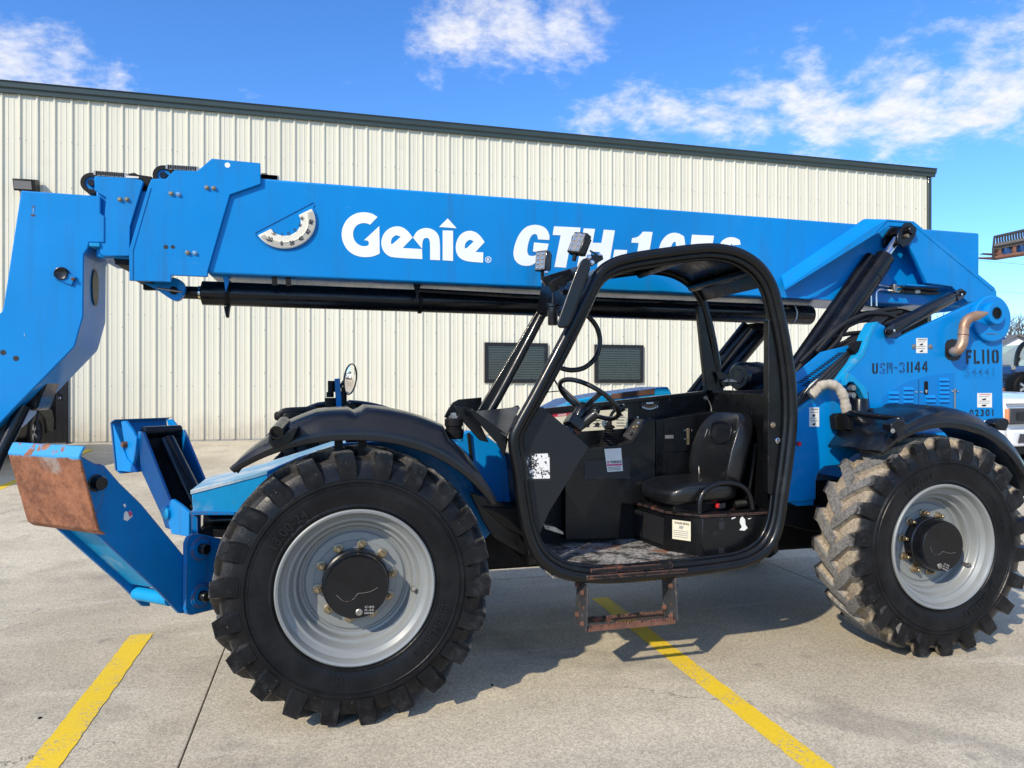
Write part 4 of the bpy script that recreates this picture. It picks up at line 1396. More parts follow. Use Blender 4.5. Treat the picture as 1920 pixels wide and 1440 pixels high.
MB().cyl(at(1790, 728, YR - .006), at(1790, 770, YR - .006), .006, 8).build('hinge', M['steel'], T)
for x, y in ((1717, 735), (1726.5, 735), (1785, 733.5), (1794, 733.5)):
    MB().lathe([(0, -.009), (.006, -.009), (.008, -.003)], at(x, y, YR), (0, 1, 0), 8).build('bolt', M['chrome'], T)

STN = {  # stencil capitals as strokes on a 0..1 box
    'F': [[(0, 0), (.32, 0), (.32, 1), (0, 1)], [(.40, .80), (1, .80), (1, 1), (.40, 1)], [(.40, .42), (.85, .42), (.85, .60), (.40, .60)]],
    'L': [[(0, 0), (.34, 0), (.34, 1), (0, 1)], [(.42, 0), (1, 0), (1, .2), (.42, .2)]],
    'I': [[(.15, 0), (.85, 0), (.85, 1), (.15, 1)]],
    'O': [[(.44, 0), (.2, .04), (.04, .14), (0, .3), (0, .7), (.04, .86), (.2, .96), (.44, 1), (.44, .83), (.34, .76), (.34, .24), (.44, .17)],
          [(.56, 0), (.8, .04), (.96, .14), (1, .3), (1, .7), (.96, .86), (.8, .96), (.56, 1), (.56, .83), (.66, .76), (.66, .24), (.56, .17)]],
    'U': [[(0, 1), (.32, 1), (.32, .28), (.44, .2), (.44, 0), (.2, .04), (.03, .16), (0, .32)], [(1, 1), (.68, 1), (.68, .28), (.56, .2), (.56, 0), (.8, .04), (.97, .16), (1, .32)]],
    'S': [[(.44, 1), (.2, .97), (.03, .86), (.02, .66), (.2, .56), (.44, .5), (.44, .66), (.34, .72), (.34, .8), (.44, .84)], [(.56, 1), (.8, .97), (.97, .86), (.97, .74), (.66, .74), (.66, .82), (.56, .84)],
          [(.56, .5), (.8, .42), (.98, .32), (.98, .14), (.8, .03), (.56, 0), (.56, .16), (.66, .2), (.66, .28), (.56, .34)], [(.44, 0), (.2, .03), (.02, .14), (.02, .28), (.34, .28), (.34, .2), (.44, .16)]],
    'M': [[(0, 0), (.22, 0), (.22, 1), (0, 1)], [(.28, 1), (.42, 1), (.52, .5), (.48, .25)], [(.72, 1), (.58, 1), (.53, .6), (.56, .25)], [(.78, 0), (1, 0), (1, 1), (.78, 1)]],
    '-': [[(.05, .42), (.95, .42), (.95, .58), (.05, .58)]],
    '3': [[(.46, 1), (.2, .97), (.03, .86), (.02, .72), (.32, .72), (.36, .82), (.46, .84)], [(.58, 1), (.82, .96), (.97, .84), (.97, .66), (.8, .54), (.55, .52), (.55, .6), (.66, .66), (.66, .8), (.58, .84)],
          [(.58, 0), (.82, .04), (.98, .16), (.98, .36), (.8, .47), (.55, .49), (.55, .41), (.66, .36), (.66, .2), (.58, .16)], [(.46, 0), (.2, .03), (.03, .14), (.02, .28), (.32, .28), (.36, .18), (.46, .16)]],
    '4': [[(.60, 0), (.88, 0), (.88, 1), (.60, 1)], [(.54, 1), (.54, .70), (.34, .40), (.54, .40), (.54, .24), (.02, .24), (.02, .42)], [(.91, .24), (1, .24), (1, .40), (.91, .40)]],
}


def stencil(s, tl, tr, bl, Y, gapw=.25, narrow=None):
    """list of (char, mesh) in a pixel box"""
    narrow = narrow or {}
    ws = [narrow.get(c, 1.0) for c in s]
    tot = sum(ws) + gapw * (len(s) - 1)
    x = 0
    out = []
    for c, w in zip(s, ws):
        mb = MB()
        for poly in STN[c]:
            P = []
            for a, b in poly:
                fx = (x + a * w) / tot
                X = bl[0] + (tr[0] - tl[0]) * fx + (tl[0] - bl[0]) * b
                Yp = bl[1] + (tr[1] - tl[1]) * fx + (tl[1] - bl[1]) * b
                P.append(at(X, Yp, Y))
            mb.fill(P)
        out.append((c, mb))
        x += w + gapw
    return out


for c, mb in stencil('FLIIO', (1811.5, 656), (1872.5, 655), (1812, 682.5), YR - .002, .3, {'I': .42, 'F': .8, 'L': .85}):
    mb.build('stencil', M['stencil'], rp, smooth=False, recalc=False)
for i, (c, mb) in enumerate(stencil('USM-3II44', (1635.5, 681), (1739.5, 677), (1635.5, 701.5), YR - .002, .3, {'I': .4, '-': .6})):
    mb.build('stencil', M['stencil'] if i in (0, 5, 6, 7, 8) else M['stencil_thin'], rp, smooth=False, recalc=False)
MB().prism([at(x, y, YR - .0012) for x, y in ((1806, 688), (1872, 687), (1872, 709), (1806, 709))], (0, .0008, 0)).build('decal_patch', M['faded_patch'], rp)
mb = MB()
text_px(mb, '54441', (1810, 690), (1864, 690), (1810, 706), YR - .0026, .01, space=1.15)
mb.build('decal_number', M['faded_print'], rp, smooth=False, recalc=False)
mb = MB()
text_px(mb, '02301', (1818, 768), (1863, 767), (1818, 781), YR - .0026, .02, space=1.25)
mb.build('decal_number', M['stencil'], rp, smooth=False, recalc=False)


def sticker(px, Y, parent, head='WARNING', headcol='print_and_shade_black', lines=5, mat='sticker', pics=0):
    """paper label with printed heading, pictograms and lines of small print"""
    (x0, y0), (x1, y1) = px
    s = MB().prism([at(x, y, Y - .0015) for x, y in ((x0, y0), (x1, y0), (x1, y1), (x0, y1))], (0, .001, 0)).build('sticker', M[mat], parent)
    w, h = x1 - x0, y1 - y0
    if head:
        mb = MB()
        text_px(mb, head, (x0 + w * .14, y0 + h * .05), (x1 - w * .08, y0 + h * .05), (x0 + w * .14, y0 + h * .15), Y - .0022, .02)
        mb.build('heading', M[headcol], s, smooth=False, recalc=False)
    mb = MB()
    rn = random.Random(int(x0 * 7 + y0))
    yy = .24
    for k in range(lines):
        a, b = .1, rn.uniform(.7, .92)
        if pics and k % 3 == 1:
            q = [(x0 + w * (.30 + .2 * rn.random()), y0 + h * yy), (x0 + w * .62, y0 + h * (yy - .03)), (x0 + w * .58, y0 + h * (yy + .1)), (x0 + w * .4, y0 + h * (yy + .12)), (x0 + w * .28, y0 + h * (yy + .06))]
            mb.fill([at(x, y, Y - .0022) for x, y in q])
            yy += .17
        else:
            mb.fill([at(x, y, Y - .0022) for x, y in ((x0 + w * a, y0 + h * yy), (x0 + w * b, y0 + h * yy), (x0 + w * b, y0 + h * (yy + .025)), (x0 + w * a, y0 + h * (yy + .025)))])
            yy += .68 / max(lines, 1)
    mb.build('print', M['print_grey'] if not pics else M['print_and_shade_black'], s, smooth=False, recalc=False)
    return s


sticker(((1718, 634), (1739, 662)), YR, rp, pics=1)
sticker(((1832.5, 737), (1860, 764)), YR, rp, headcol='print_red', pics=1)
sticker(((1517.5, 764), (1536, 800)), YR, rp, pics=1)
for x in (1713.5, 1744):
    MB().lathe([(0, -.008), (.010, -.008), (.012, -.004), (.019, -.003), (.019, 0)], at(x, 650, YR), (0, 1, 0), 14).build('washer', M['steel'], rp)
MB().lathe([(0, -.02), (.014, -.02), (.014, 0)], at(1496, 832, YR), (0, 1, 0), 10).build('reflector', M['red'], rp)

# ---- pivot of the rear frame, accumulator, wrapped hose, hose bundle
plate('side_lug', [(1587, 707), (1591, 699), (1597, 702), (1622, 725), (1627, 735), (1629, 760), (1620, 745), (1611, 728), (1600, 716), (1592, 716), (1586, 723)], YR - .05, .05, M['blue_light'], T, .003)
MB().prism([at(x, y, YR - .0025) for x, y in ((1585, 730), (1589, 719), (1598, 715), (1607, 720), (1613, 733), (1628, 735), (1630, 775), (1585, 775))], (0, .002, 0)).build('recess', M['print_and_shade_black'], T)  # thin black plate paints the recess's shade; nothing is cut in
MB().lathe([(0, 0), (.045, 0), (.052, .012), (.052, .3), (0, .3)], at(1612, 747, YR - .07), (0, 0, -1), 30).build('accumulator', M['black'], T)
for y in (727, 741):
    MB().lathe([(0, -.02), (.018, -.02), (.02, 0), (.02, .03)], at(1597, y, YR - .04), (0, 1, 0), 14).build('fitting', M['steel'], T)
hp = catmull([at(1520, 742, YR - .03), at(1530, 733, YR - .04), at(1541, 723, YR - .06), at(1556, 720.5, YR - .07), at(1571, 727, YR - .08), at(1581, 742, YR - .09), at(1585, 758, YR - .09), at(1588, 775, YR - .09)], 6)
wr = MB().tube(hp, [.031 + .0012 * math.sin(k * 1.9) + .002 * math.sin(k * .7) + (-.004 if k in (9, 10) else 0) for k in range(len(hp))], 16).build('wrapped_hose', M['wrap'], T, angle=60)
bb = MB()
for i, (o1, o2) in enumerate(((0, 0), (5, 4), (10, 7), (15, 11), (20, 14))):
    bb = MB()
    bb.tube(catmull([at(1480 + o1, 770 + o1 * .2, YR + .04), at(1510 + o1, 740 + o2, YR + .03), at(1560 + o1 * .9, 688 + o2 * 1.1, YR + .05), at(1600 + o1 * .8, 650 + o2, YR + .12), at(1625 + o1 * .5, 612 + o2 * .5, YR + .3), at(1650 + o1, 588, YR + .5)], 6), .0135, 9)
    bb.build('hose', M['hose'], T)
MB().obox(at(1606, 650, YR + .06), (.05, .0, .035), (0, .03, 0), (.012, 0, -.017)).build('hose_clamp', M['black_matt'], T, .004)
for pts in (((1490, 700), (1540, 640), (1590, 626), (1640, 620), (1672, 600)), ((1500, 720), (1560, 655), (1600, 636), (1650, 612), (1700, 590)), ((1520, 690), (1570, 640), (1585, 615), (1630, 596), (1690, 585)),
            ((1540, 680), (1600, 640), (1640, 616), (1668, 612), (1720, 600)), ((1500, 680), (1560, 622), (1600, 600), (1640, 585), (1680, 578)), ((1530, 660), (1575, 612), (1620, 590), (1660, 588), (1690, 600))):
    MB().tube(catmull([at(x, y, YR + .35 + .03 * i) for i, (x, y) in enumerate(pts)], 6), .016, 9).build('hose', M['hose'], T)
plate('hose_tray', [(1560, 655), (1600, 628), (1640, 618), (1690, 612), (1690, 640), (1600, 690)], YR + .62, .02, M['navy'], T, 0)
plate('valve_block', [(1590, 585), (1690, 578), (1740, 590), (1740, 622), (1700, 632), (1690, 612), (1670, 600), (1600, 606)], YR + .75, .2, M['black_matt'], T)
# grille in front of the radiator, sloping
gp = plate('grille', [(1492, 700), (1540, 660), (1590, 648), (1598, 655), (1560, 690), (1520, 720), (1492, 742)], YR + .12, .01, M['blue'], T, .002)
for k in range(16):
    t = k / 15
    x, y = 1500 + 76 * t, 715 - 55 * t
    for dx in (0, 12):
        a = at(x + dx * .7, y + dx * .45 + 2, YR + .1185)
        MB().obox(a, (.024, 0, .002), (0, .001, 0), (0, 0, .0035)).build('slit', M['print_and_shade_black'], gp)

# ---- rear fender furniture
plate('lamp_bracket', [(1589, 776), (1600, 772), (1602, 808), (1592, 806)], YR - .16, .05, M['black_matt'], T, .003)
plate('lamp_block', [(1566, 781), (1572, 776), (1590, 774), (1590, 812), (1569, 806)], YR - .08, .06, M['black_matt'], T, .005)
MB().tube(catmull([at(1594, 777, YR - .16), at(1598, 774.5, YR - .20), at(1640, 780, YR - .36), at(1680, 785, YR - .50), at(1692, 789, YR - .52)], 5), .019, 12).build('lamp_tube', M['black'], T)
MB().tube(catmull([at(1594, 777, YR - .06), at(1610, 770, YR - .05), at(1638, 769, YR - .04), at(1656, 777, YR - .03)], 5), .014, 10).build('lamp_tube', M['black'], T)
plate('lamp_housing', [(1683, 786), (1695, 788), (1701, 797), (1680, 811), (1671, 807), (1671, 795)], YR - .57, .07, M['black_plastic'], T, .006)
MB().lathe([(0, -.006), (.012, -.005), (.015, 0)], at(1674, 808, YR - .575), (0, 1, 0), 14).build('lamp_lens', M['lens'], T)
plate('tail_lamp', [(1863, 795), (1872, 787), (1885, 784), (1892, 787), (1893, 794), (1887, 808), (1878, 806)], YR - .50, .08, M['black_plastic'], T, .006)

# ---- belly and axles
MB().box((-.30, 4.30, .50), (4.15, 5.20, .98)).build('chassis_frame', M['black_matt'], T, .02)
for x in (FX, RX):
    ax = MB()
    ax.cyl((x, TY0 + .30, WZ), (x, 2 * MID - TY0 - .30, WZ), .13, 20)
    ax.lathe([(.13, 0), (.24, .12), (.27, .24), (.24, .36), (.13, .48)], (x, MID - .24, WZ - .02), (0, 1, 0), 24)
    ax.build('axle', M['black_matt'], T)
for x in (FX, RX):
    for y in (TY0 + .40, 2 * MID - TY0 - .40):
        MB().lathe([(0, -.06), (.20, -.06), (.22, -.02), (.22, .06), (.12, .10), (0, .10)], (x, y, WZ), (0, 1, 0), 24).build('axle_end', M['black_matt'], T)
plate('tank', [(1470, 946), (1505, 946), (1545, 950), (1545, 1000), (1500, 992), (1485, 988), (1470, 985)], 4.10, .3, M['black_matt'], T, .01)

# ---- front frame
plate('front_frame', [(500, 884), (560, 858), (640, 832), (700, 828), (780, 828), (850, 850), (902, 905), (935, 985), (900, 1020), (700, 1020), (500, 985)], 4.02, .05, M['blue'], T, .006)
plate('cab_mount_frame', [(858, 818), (880, 808), (905, 812), (940, 838), (958, 872), (962, 975), (925, 985), (890, 925), (852, 858)], 4.10, .10, M['blue'], T, .006)
plate('mount_post', [(876, 812), (882, 812), (888, 868), (882, 862)], 4.08, .02, M['black_matt'], T)
fr = MB()
P1 = [(359, 925), (480, 894), (560, 868), (560, 964), (362, 961)]
fr.prism([at(x, y, 4.12) for x, y in P1], (0, .55, 0))
ffm = fr.build('frame_box', M['blue_light'], T, .006)
pt1 = [at(x, y, 4.115) + Vector((0, 0, .004)) for x, y in ((357, 921), (480, 889.5), (562, 864), (650, 834))]
MB().loft([[p, p + Vector((0, .57, 0)), p + Vector((0, .57, -.022)), p + Vector((0, 0, -.022))] for p in pt1]).build('frame_lid', M['lid'], T, .002)
plate('frame_sole', [(357, 959), (440, 961), (440, 966), (357, 966)], 4.10, .55, M['blue_worn'], T, .002)
plate('frame_post', [(359, 966), (371, 966), (371, 1000), (359, 1002)], 4.14, .10, M['blue_worn'], T, .002)
MB().lathe([(0, 0), (.045, 0), (.045, .5), (0, .5)], at(383, 976, 4.35), (1, 0, 0), 16).build('cross_pipe', M['black'], T)
plate('under_plate', [(370, 995), (440, 990), (440, 1010), (370, 1005)], 4.2, .4, M['black_matt'], T)

# ---- stabilisers, splayed outward from the frame
def stabiliser(splay, pivot, leg_px, web_w, pins, name='stabiliser'):
    s = R(splay)
    n = Vector((math.sin(s), -math.cos(s), 0)) if splay > 0 else Vector((math.sin(s), -math.cos(s), 0))
    inn = -n
    P = lambda x, y, d=0.0: onp(x, y, pivot, n) + inn * d
    return P, n, inn


pvN = at(362, 1070, 3.93)
P, nN, iN = stabiliser(50, pvN, None, None, None)
leg_px = [(186, 869), (196, 873), (224, 905), (265, 945), (350, 1048), (350, 1150), (336, 1150), (300, 1112), (168, 990), (150, 955)]
Wd = .27
lg_ = MB().prism([P(x, y) for x, y in leg_px], iN * .018).build('stabiliser', M['blue_worn'], T, .003)
MB().prism([P(x, y, Wd) for x, y in leg_px], iN * .018).build('leg_plate', M['blue_worn'], lg_, .003)
# web between the plates, set back from the lower edge
wa = [P(172, 985, .02), P(312, 1114, .02)]
up = Vector((0, 0, .02))
MB().add([wa[0] + up, wa[1] + up, wa[1] + iN * (Wd - .02) + up, wa[0] + iN * (Wd - .02) + up, wa[0] + up * 2 + nN * 0, wa[1] + up * 2, wa[1] + iN * (Wd - .02) + up * 2, wa[0] + iN * (Wd - .02) + up * 2],
         [(0, 1, 2, 3), (7, 6, 5, 4), (0, 4, 5, 1), (1, 5, 6, 2), (2, 6, 7, 3), (3, 7, 4, 0)]).build('web', M['blue_light'], lg_)  # lighter blue paints the leg's sunlit face into the colour
MB().cyl(P(325, 1124, .02), P(325, 1124, Wd - .001), .035, 18).build('cross_tube', M['blue_light'], lg_)
MB().tube([P(200, 905, .13), P(318, 1020, .13)], .052, 20).build('cylinder', M['black'], lg_)
MB().tube([P(300, 1000, .13), P(345, 1040, .13)], .03, 16).build('cylinder_rod', M['black_matt'], lg_)
# clevis plate with two pins
cl = [(341, 1018), (346, 1006), (356, 1000), (368, 1000), (420, 1012), (420, 1140), (392, 1142), (352, 1152), (344, 1150), (340, 1140)]
cv = MB().prism([P(x, y, -.030) for x, y in cl], iN * .024).build('clevis', M['blue_worn'], lg_, .004)
for x, y in ((366, 1027), (367, 1115)):
    c = P(x, y, -.03)
    MB().lathe([(.0, -.004), (.062, -.004), (.062, -.010), (.052, -.012), (.052, -.016), (.0, -.016)], c, iN, 30).build('boss', M['blue_worn'], cv)
    MB().lathe([(0, -.055), (.024, -.055), (.027, -.05), (.027, 0)], c, iN, 20).build('pin', M['black'], cv)
# foot: gusset cheeks, pin, and the pad turned up so that its sole faces out
ga = [(140, 862), (146, 855), (170, 868), (183, 872), (190, 884), (192, 900), (186, 940), (166, 985), (160, 975), (150, 920)]
MB().prism([P(x, y, -.024) for x, y in ga], iN * .02).build('foot_cheek', M['blue_worn'], lg_, .003)
MB().prism([P(x, y, Wd + .022) for x, y in ga], iN * .02).build('foot_cheek', M['blue_worn'], lg_, .003)
c = P(173, 905, -.024)
MB().lathe([(0, -.042), (.028, -.042), (.031, -.036), (.031, -.006), (.038, -.004), (.038, 0)], c, iN, 24).build('pin', M['black'], lg_)
pe = -.08
padW = .50
e = [P(133, 836, pe), P(124, 856, pe), P(160, 992, pe), P(172, 1000, pe)]
e2 = [p + iN * padW for p in e]
thk = (P(140, 900, pe) - P(131, 902, pe)).normalized() * .014
rings = []
for k in range(4):
    rings.append([e[k], e2[k], e2[k] + thk, e[k] + thk])
M['pad'] = pad_mat(e[1].z - .012, 0)
pad = MB().loft(rings).build('pad', M['pad'], lg_, .004)
# torn flag sticker
fl_ = MB()
for q in ([(232, 962), (236, 958), (240, 961), (243, 957), (246, 960), (248, 968), (238, 977), (231, 974)], [(230, 946), (234, 944), (236, 949), (233, 952)]):
    fl_.fill([P(x, y, -.0022) for x, y in q])
fl_.build('torn_sticker', M['sticker'], lg_, smooth=False, recalc=False)
fl_ = MB().fill([P(x, y, -.003) for x, y in [(239, 962), (243, 958), (247, 960), (247, 966), (243, 970)]])
fl_.build('sticker_print', M['print_pink'], lg_, smooth=False, recalc=False)

# far stabiliser: leans away, so its upper side and cylinder show
pvF = at(322, 960, 5.25)
nF = Vector((-math.sin(R(50)), -math.cos(R(50)), 0))
iF = -nF
PF = lambda x, y, d=0.0: onp(x, y, pvF, nF) + iF * d
lf = [(258, 809), (268, 810), (318, 938), (345, 975), (345, 1000), (310, 990), (302, 965), (264, 882)]
WdF = .30
l2_ = MB().prism([PF(x, y) for x, y in lf], iF * .018).build('stabiliser', M['blue_worn'], T, .003)
MB().prism([PF(x, y, WdF) for x, y in lf], iF * .018).build('leg_plate', M['blue_worn'], l2_, .003)
MB().prism([PF(258, 812, .02), PF(266, 884, .02), PF(304, 968, .02), PF(308, 966, .02), PF(270, 880, .02), PF(262, 812, .02)], iF * (WdF - .022)).build('web', M['black_matt'], l2_)
MB().tube([PF(272, 828, .16), PF(330, 950, .16)], .055, 20).build('cylinder', M['black'], l2_)
MB().tube([PF(261, 812, .03), PF(261, 812, WdF)], .045, 16).build('cross_tube', M['black'], l2_)
lug = [(318, 966), (316, 950), (322, 940), (330, 935), (345, 945), (362, 960), (362, 1005), (330, 1000)]
lgf = MB().prism([PF(x, y, -.03) for x, y in lug], iF * .025).build('clevis', M['blue'], l2_, .004)
MB().lathe([(0, -.03), (.026, -.03), (.03, -.026), (.045, -.02), (.045, 0)], PF(322, 960, -.03), iF, 22).build('boss', M['blue_light'], lgf)
ck = [(232, 790), (240, 789), (252, 805), (261, 822), (260, 850), (250, 884), (246, 884)]
MB().prism([PF(x, y, -.02) for x, y in ck], iF * .02).build('foot_cheek', M['blue'], l2_, .003)
ck2 = [(232, 790), (240, 789), (252, 805), (261, 822), (262, 840), (250, 850)]
MB().prism([PF(x, y, WdF + .02) for x, y in ck2], iF * .02).build('foot_cheek', M['blue'], l2_, .003)
MB().lathe([(0, -.03), (.02, -.03), (.024, 0)], PF(242, 833, -.02), iF, 16).build('pin', M['rust_fork'], l2_)
e = [PF(229, 786, -.05), PF(221, 792, -.05), PF(230, 880, -.05), PF(239, 887, -.05)]
e2 = [p + iF * .42 for p in e]
th_ = (PF(225, 830, 0) - PF(229, 830, 0)).normalized() * .014
MB().loft([[e[k], e2[k], e2[k] + th_, e[k] + th_] for k in range(4)]).build('pad', M['blue_worn'], l2_, .003)
pa = [PF(222, 792, -.05), PF(231, 881, -.05), PF(264, 886, -.05 - .0), PF(262, 870, -.05), PF(240, 840, -.05)]
MB().prism([PF(223, 795, -.045), PF(232, 882, -.045), PF(264, 885, -.03), PF(258, 872, -.03), PF(245, 860, -.03)], iF * .014).build('pad_rib', M['blue'], l2_, .003)
# ---- cab
YN, YF = 3.65, 4.45
hoop_px = [(963, 826), (970, 880), (978, 940), (990, 1000), (1010, 1042), (1045, 1070), (1092, 1082), (1160, 1083), (1250, 1075), (1350, 1063), (1405, 1051), (1440, 1027), (1458, 990), (1468, 930), (1478, 860), (1485, 790),
           (1483, 720), (1474, 650), (1461, 585), (1447, 535), (1424, 500), (1390, 477), (1350, 467), (1310, 467), (1250, 474), (1190, 483), (1150, 494), (1122, 515), (1098, 560), (1070, 615), (1035, 682), (1000, 748), (974, 795)]
hp3 = [at(x, y, YN) for x, y in hoop_px]
hoop = catmull(hp3, 4, True)
prof = [(math.cos(a) * 1.0, math.sin(a) * 1.0) for a in [math.tau * k / 16 for k in range(16)]]
cabf = MB().tube(hoop, .031, 16, True).build('cab_frame', M['black_cab'], T, angle=60)
# seal ridge inside the door opening
cen = Vector((sum(p.x for p in hp3) / len(hp3), YN, sum(p.z for p in hp3) / len(hp3)))
inner = [p + (cen - p).normalized() * .036 + Vector((0, .012, 0)) for p in hoop]
MB().tube(inner, .020, 10, True).build('door_seal', M['black_cab'], cabf, angle=60)
inner2 = [p + (cen - p).normalized() * .056 + Vector((0, .035, 0)) for p in hoop]
MB().tube(inner2, .012, 8, True).build('door_flange', M['black'], cabf, angle=60)
shift = Vector((0, YF - YN, 0))
n_h = len(hoop)
# far posts and roof rail: the open part of the same outline
i_top0, i_top1 = 17 * 4, 32 * 4
fp = [p + shift for p in hoop[15 * 4:32 * 4 + 1]]
MB().tube(fp, .030, 12).build('cab_frame', M['black_cab'], T, angle=60)
# near front post is wider at the foot
# roof sheet between the two rails, dished
ro = hoop[19 * 4:28 * 4 + 2]
rings = []
for p in ro:
    nn = (p - cen).normalized()
    rings.append([p + nn * .012, p + shift + nn * .012, p + shift + nn * .0, p + nn * .0])
MB().loft(rings).build('roof', M['black_cab'], T, angle=60)
for k in (20, 23):
    a = hoop[k * 4] + (cen - hoop[k * 4]).normalized() * .03
    MB().tube([a + Vector((0, .03, 0)), a + shift - Vector((0, .03, 0))], .026, 10).build('roof_bar', M['black_cab'], T)
# rear posts: flat post plates
plate('rear_post', [(1441, 600), (1456, 592), (1470, 660), (1480, 760), (1478, 860), (1468, 925), (1450, 930), (1440, 925)], YN + .02, .05, M['black_cab'], T, .004)
plate('rear_post', [(1308, 575), (1316, 572), (1350, 726), (1352, 740), (1325, 742)], YF - .02, .04, M['black_cab'], T, .004)
# bolts on the near post
for x, y, m_ in ((1449, 797, 'brass'), (1458, 826, 'chrome')):
    MB().lathe([(0, -.012), (.009, -.012), (.012, -.006), (.017, -.004), (.017, 0)], at(x, y, YN + .018), (0, 1, 0), 14).build('bolt', M[m_], T)
for y in (690, 1002):
    pass

FLZ = at(1100, 1075, YN).z + .025
xf0, xf1 = at(1000, 1000, YN).x - .02, hoop[15 * 4].x - .02
# floor
MB().box((at(1040, 1060, YN).x, YN + .03, FLZ - .05), (at(1400, 1050, YN).x, YF, FLZ)).build('cab_floor', M['cab_floor'], T, .004)
plate('sill', [(1108, 1067), (1262, 1055), (1262, 1066), (1108, 1078)], YN - .012, .06, M['black_worn'], T, .003)
plate('sill_edge', [(1100, 1080), (1290, 1066), (1290, 1074), (1100, 1088)], YN - .033, .01, M['black_worn'], T, .003)
# front bulkhead, side panel, far wall, back wall
xb = at(1003, 1000, YN).x
MB().prism([Vector((xb + .03, YN + .12, FLZ + .01)), Vector((xb - .03, YN + .12, 1.25)), Vector((xb - .05, YN + .12, 1.25)), Vector((xb + .005, YN + .12, FLZ + .01))], (0, YF - YN - .12, 0)).build('bulkhead', M['black_cab'], T)
plate('kick_panel', [(972, 800), (1004, 765), (1018, 763), (1033, 776), (1104, 838), (1100, 845), (1030, 960), (996, 1040), (984, 985), (974, 905)], YN + .045, .012, M['slate'], T, .003)
pl = MB().prism([at(x, y, YN + .0435) for x, y in ((977, 850), (1032, 848), (1033, 901), (979, 903))], (0, .001, 0)).build('sticker', M['print_and_shade_black'], T)
MB().prism([at(x, y, YN + .0425) for x, y in ((985, 852), (1030, 850), (1031, 897), (987, 898))], (0, .0006, 0)).build('sticker_remains', M['peel'], pl)
plate('far_wall', [(960, 781), (1003, 772), (1340, 733), (1455, 730), (1455, 1000), (1100, 1020), (960, 1010)], YF + .005, .03, M['black_cab'], T, .004)
plate('wall_lip', [(1003, 768), (1340, 731), (1340, 738), (1003, 776)], YF - .02, .05, M['black_cab'], T, .004)
xbk = at(1345, 735, YF).x
MB().box((xf1 - .06, YN + .06, FLZ), (xf1 - .03, YF, 1.60)).build('back_wall', M['black_cab'], T, .004)
plate('shelf', [(1336, 731), (1442, 733), (1444, 742), (1338, 740)], YF - .08, .12, M['black_cab'], T, .003)
# far wall stickers
stk = MB().prism([at(x, y, YF + .003) for x, y in ((1036, 776), (1177, 766), (1177, 803), (1072, 810), (1036, 784))], (0, .001, 0)).build('sticker', M['sticker_cream'], T)
MB().prism([at(x, y, YF + .0022) for x, y in ((1036, 775.5), (1072, 773), (1072, 779), (1036, 782))], (0, .0006, 0)).build('heading', M['print_red'], stk)
pm_ = MB()
rn = random.Random(5)
for (x0, x1) in ((1075, 1092), (1094, 1110), (1112, 1132), (1134, 1152), (1156, 1176)):
    for k in range(4):
        y = 783 + k * 5.5 + (1100 - x0) * .03
        pm_.fill([at(x, yy, YF + .002) for x, yy in ((x0, y), (x0 + (x1 - x0) * rn.uniform(.5, .9), y), (x0 + (x1 - x0) * rn.uniform(.5, .9), y + 1.5), (x0, y + 1.5))])
    if x0 != 1156:
        pm_.fill([at(x, yy, YF + .0018) for x, yy in ((x0 + 3, 795), (x0 + 8, 791), (x0 + 13, 795), (x0 + 10, 800), (x0 + 4, 800))])
pm_.fill([at(x, yy, YF + .0018) for x, yy in ((1164, 772.5), (1169, 780), (1159.5, 780))])
text_px(pm_, 'WARNING', (1152, 767.5), (1176, 766.5), (1152, 771.5), YF + .0018, .02)
pm_.build('print', M['print_and_shade_black'], stk, smooth=False, recalc=False)
pd_ = MB()
text_px(pd_, 'DANGER', (1046, 776), (1062, 775), (1046, 780), YF + .0015, .02)
pd_.build('print', M['sticker'], stk, smooth=False, recalc=False)
gg = MB()
text_px(gg, 'WIRELESS', (1205, 760), (1233, 758), (1205, 765), YF + .0015, .02)
gg.fill([at(x, y, YF + .0015) for x, y in ((1212, 754), (1226, 753), (1226, 757), (1212, 758))])
# level gauge: bubble scale
gl = plate('level_gauge', [(1201, 752), (1237, 750), (1237, 766), (1201, 768)], YF - .004, .008, M['print_and_shade_black'], T, .002)
g2 = MB()
g2.fill([at(x, y, YF - .005) for x, y in ((1212, 754.5), (1225.5, 753.7), (1225.5, 757), (1212, 757.8))])
for k in range(10):
    t = k / 9
    x = 1205.5 + 27 * t
    y = 761.5 + 4 * (1 - (2 * t - 1) ** 2) - t * 1.2
    g2.fill([at(a, b, YF - .005) for a, b in ((x - 1, y), (x + 1, y), (x + 1, y + 3.4), (x - 1, y + 3.4))])
g2.build('gauge_scale', M['sticker'], gl, smooth=False, recalc=False)
g3 = MB().tube(catmull([at(1207, 759.5, YF - .005), at(1219, 763, YF - .005), at(1231, 758, YF - .005)], 5), .002, 5).build('gauge_tube', M['amber'], gl)
for x, y in ((1168, 758), (1254, 749), (1319, 772), (1195, 782), (1217, 785)):
    MB().lathe([(0, -.008), (.006, -.008), (.008, 0)], at(x, y, YF - .0), (0, 1, 0), 8).build('bolt', M['chrome'], T)
MB().tube(catmull([at(1321, 744, YF - .02), at(1328, 750, YF - .03), at(1333, 762, YF - .03), at(1334, 776, YF - .03)], 5), .005, 6).build('cable', M['steel'], T)
MB().lathe([(0, -.02), (.016, -.02), (.018, 0)], at(1321, 746, YF - .003), (0, 1, 0), 12).build('grommet', M['steel'], T)
MB().tube(catmull([at(1375, 690, YF - .06), at(1374, 735, YF - .1), at(1374, 770, YF - .1)], 4), .004, 5).build('cable', M['hose'], T)

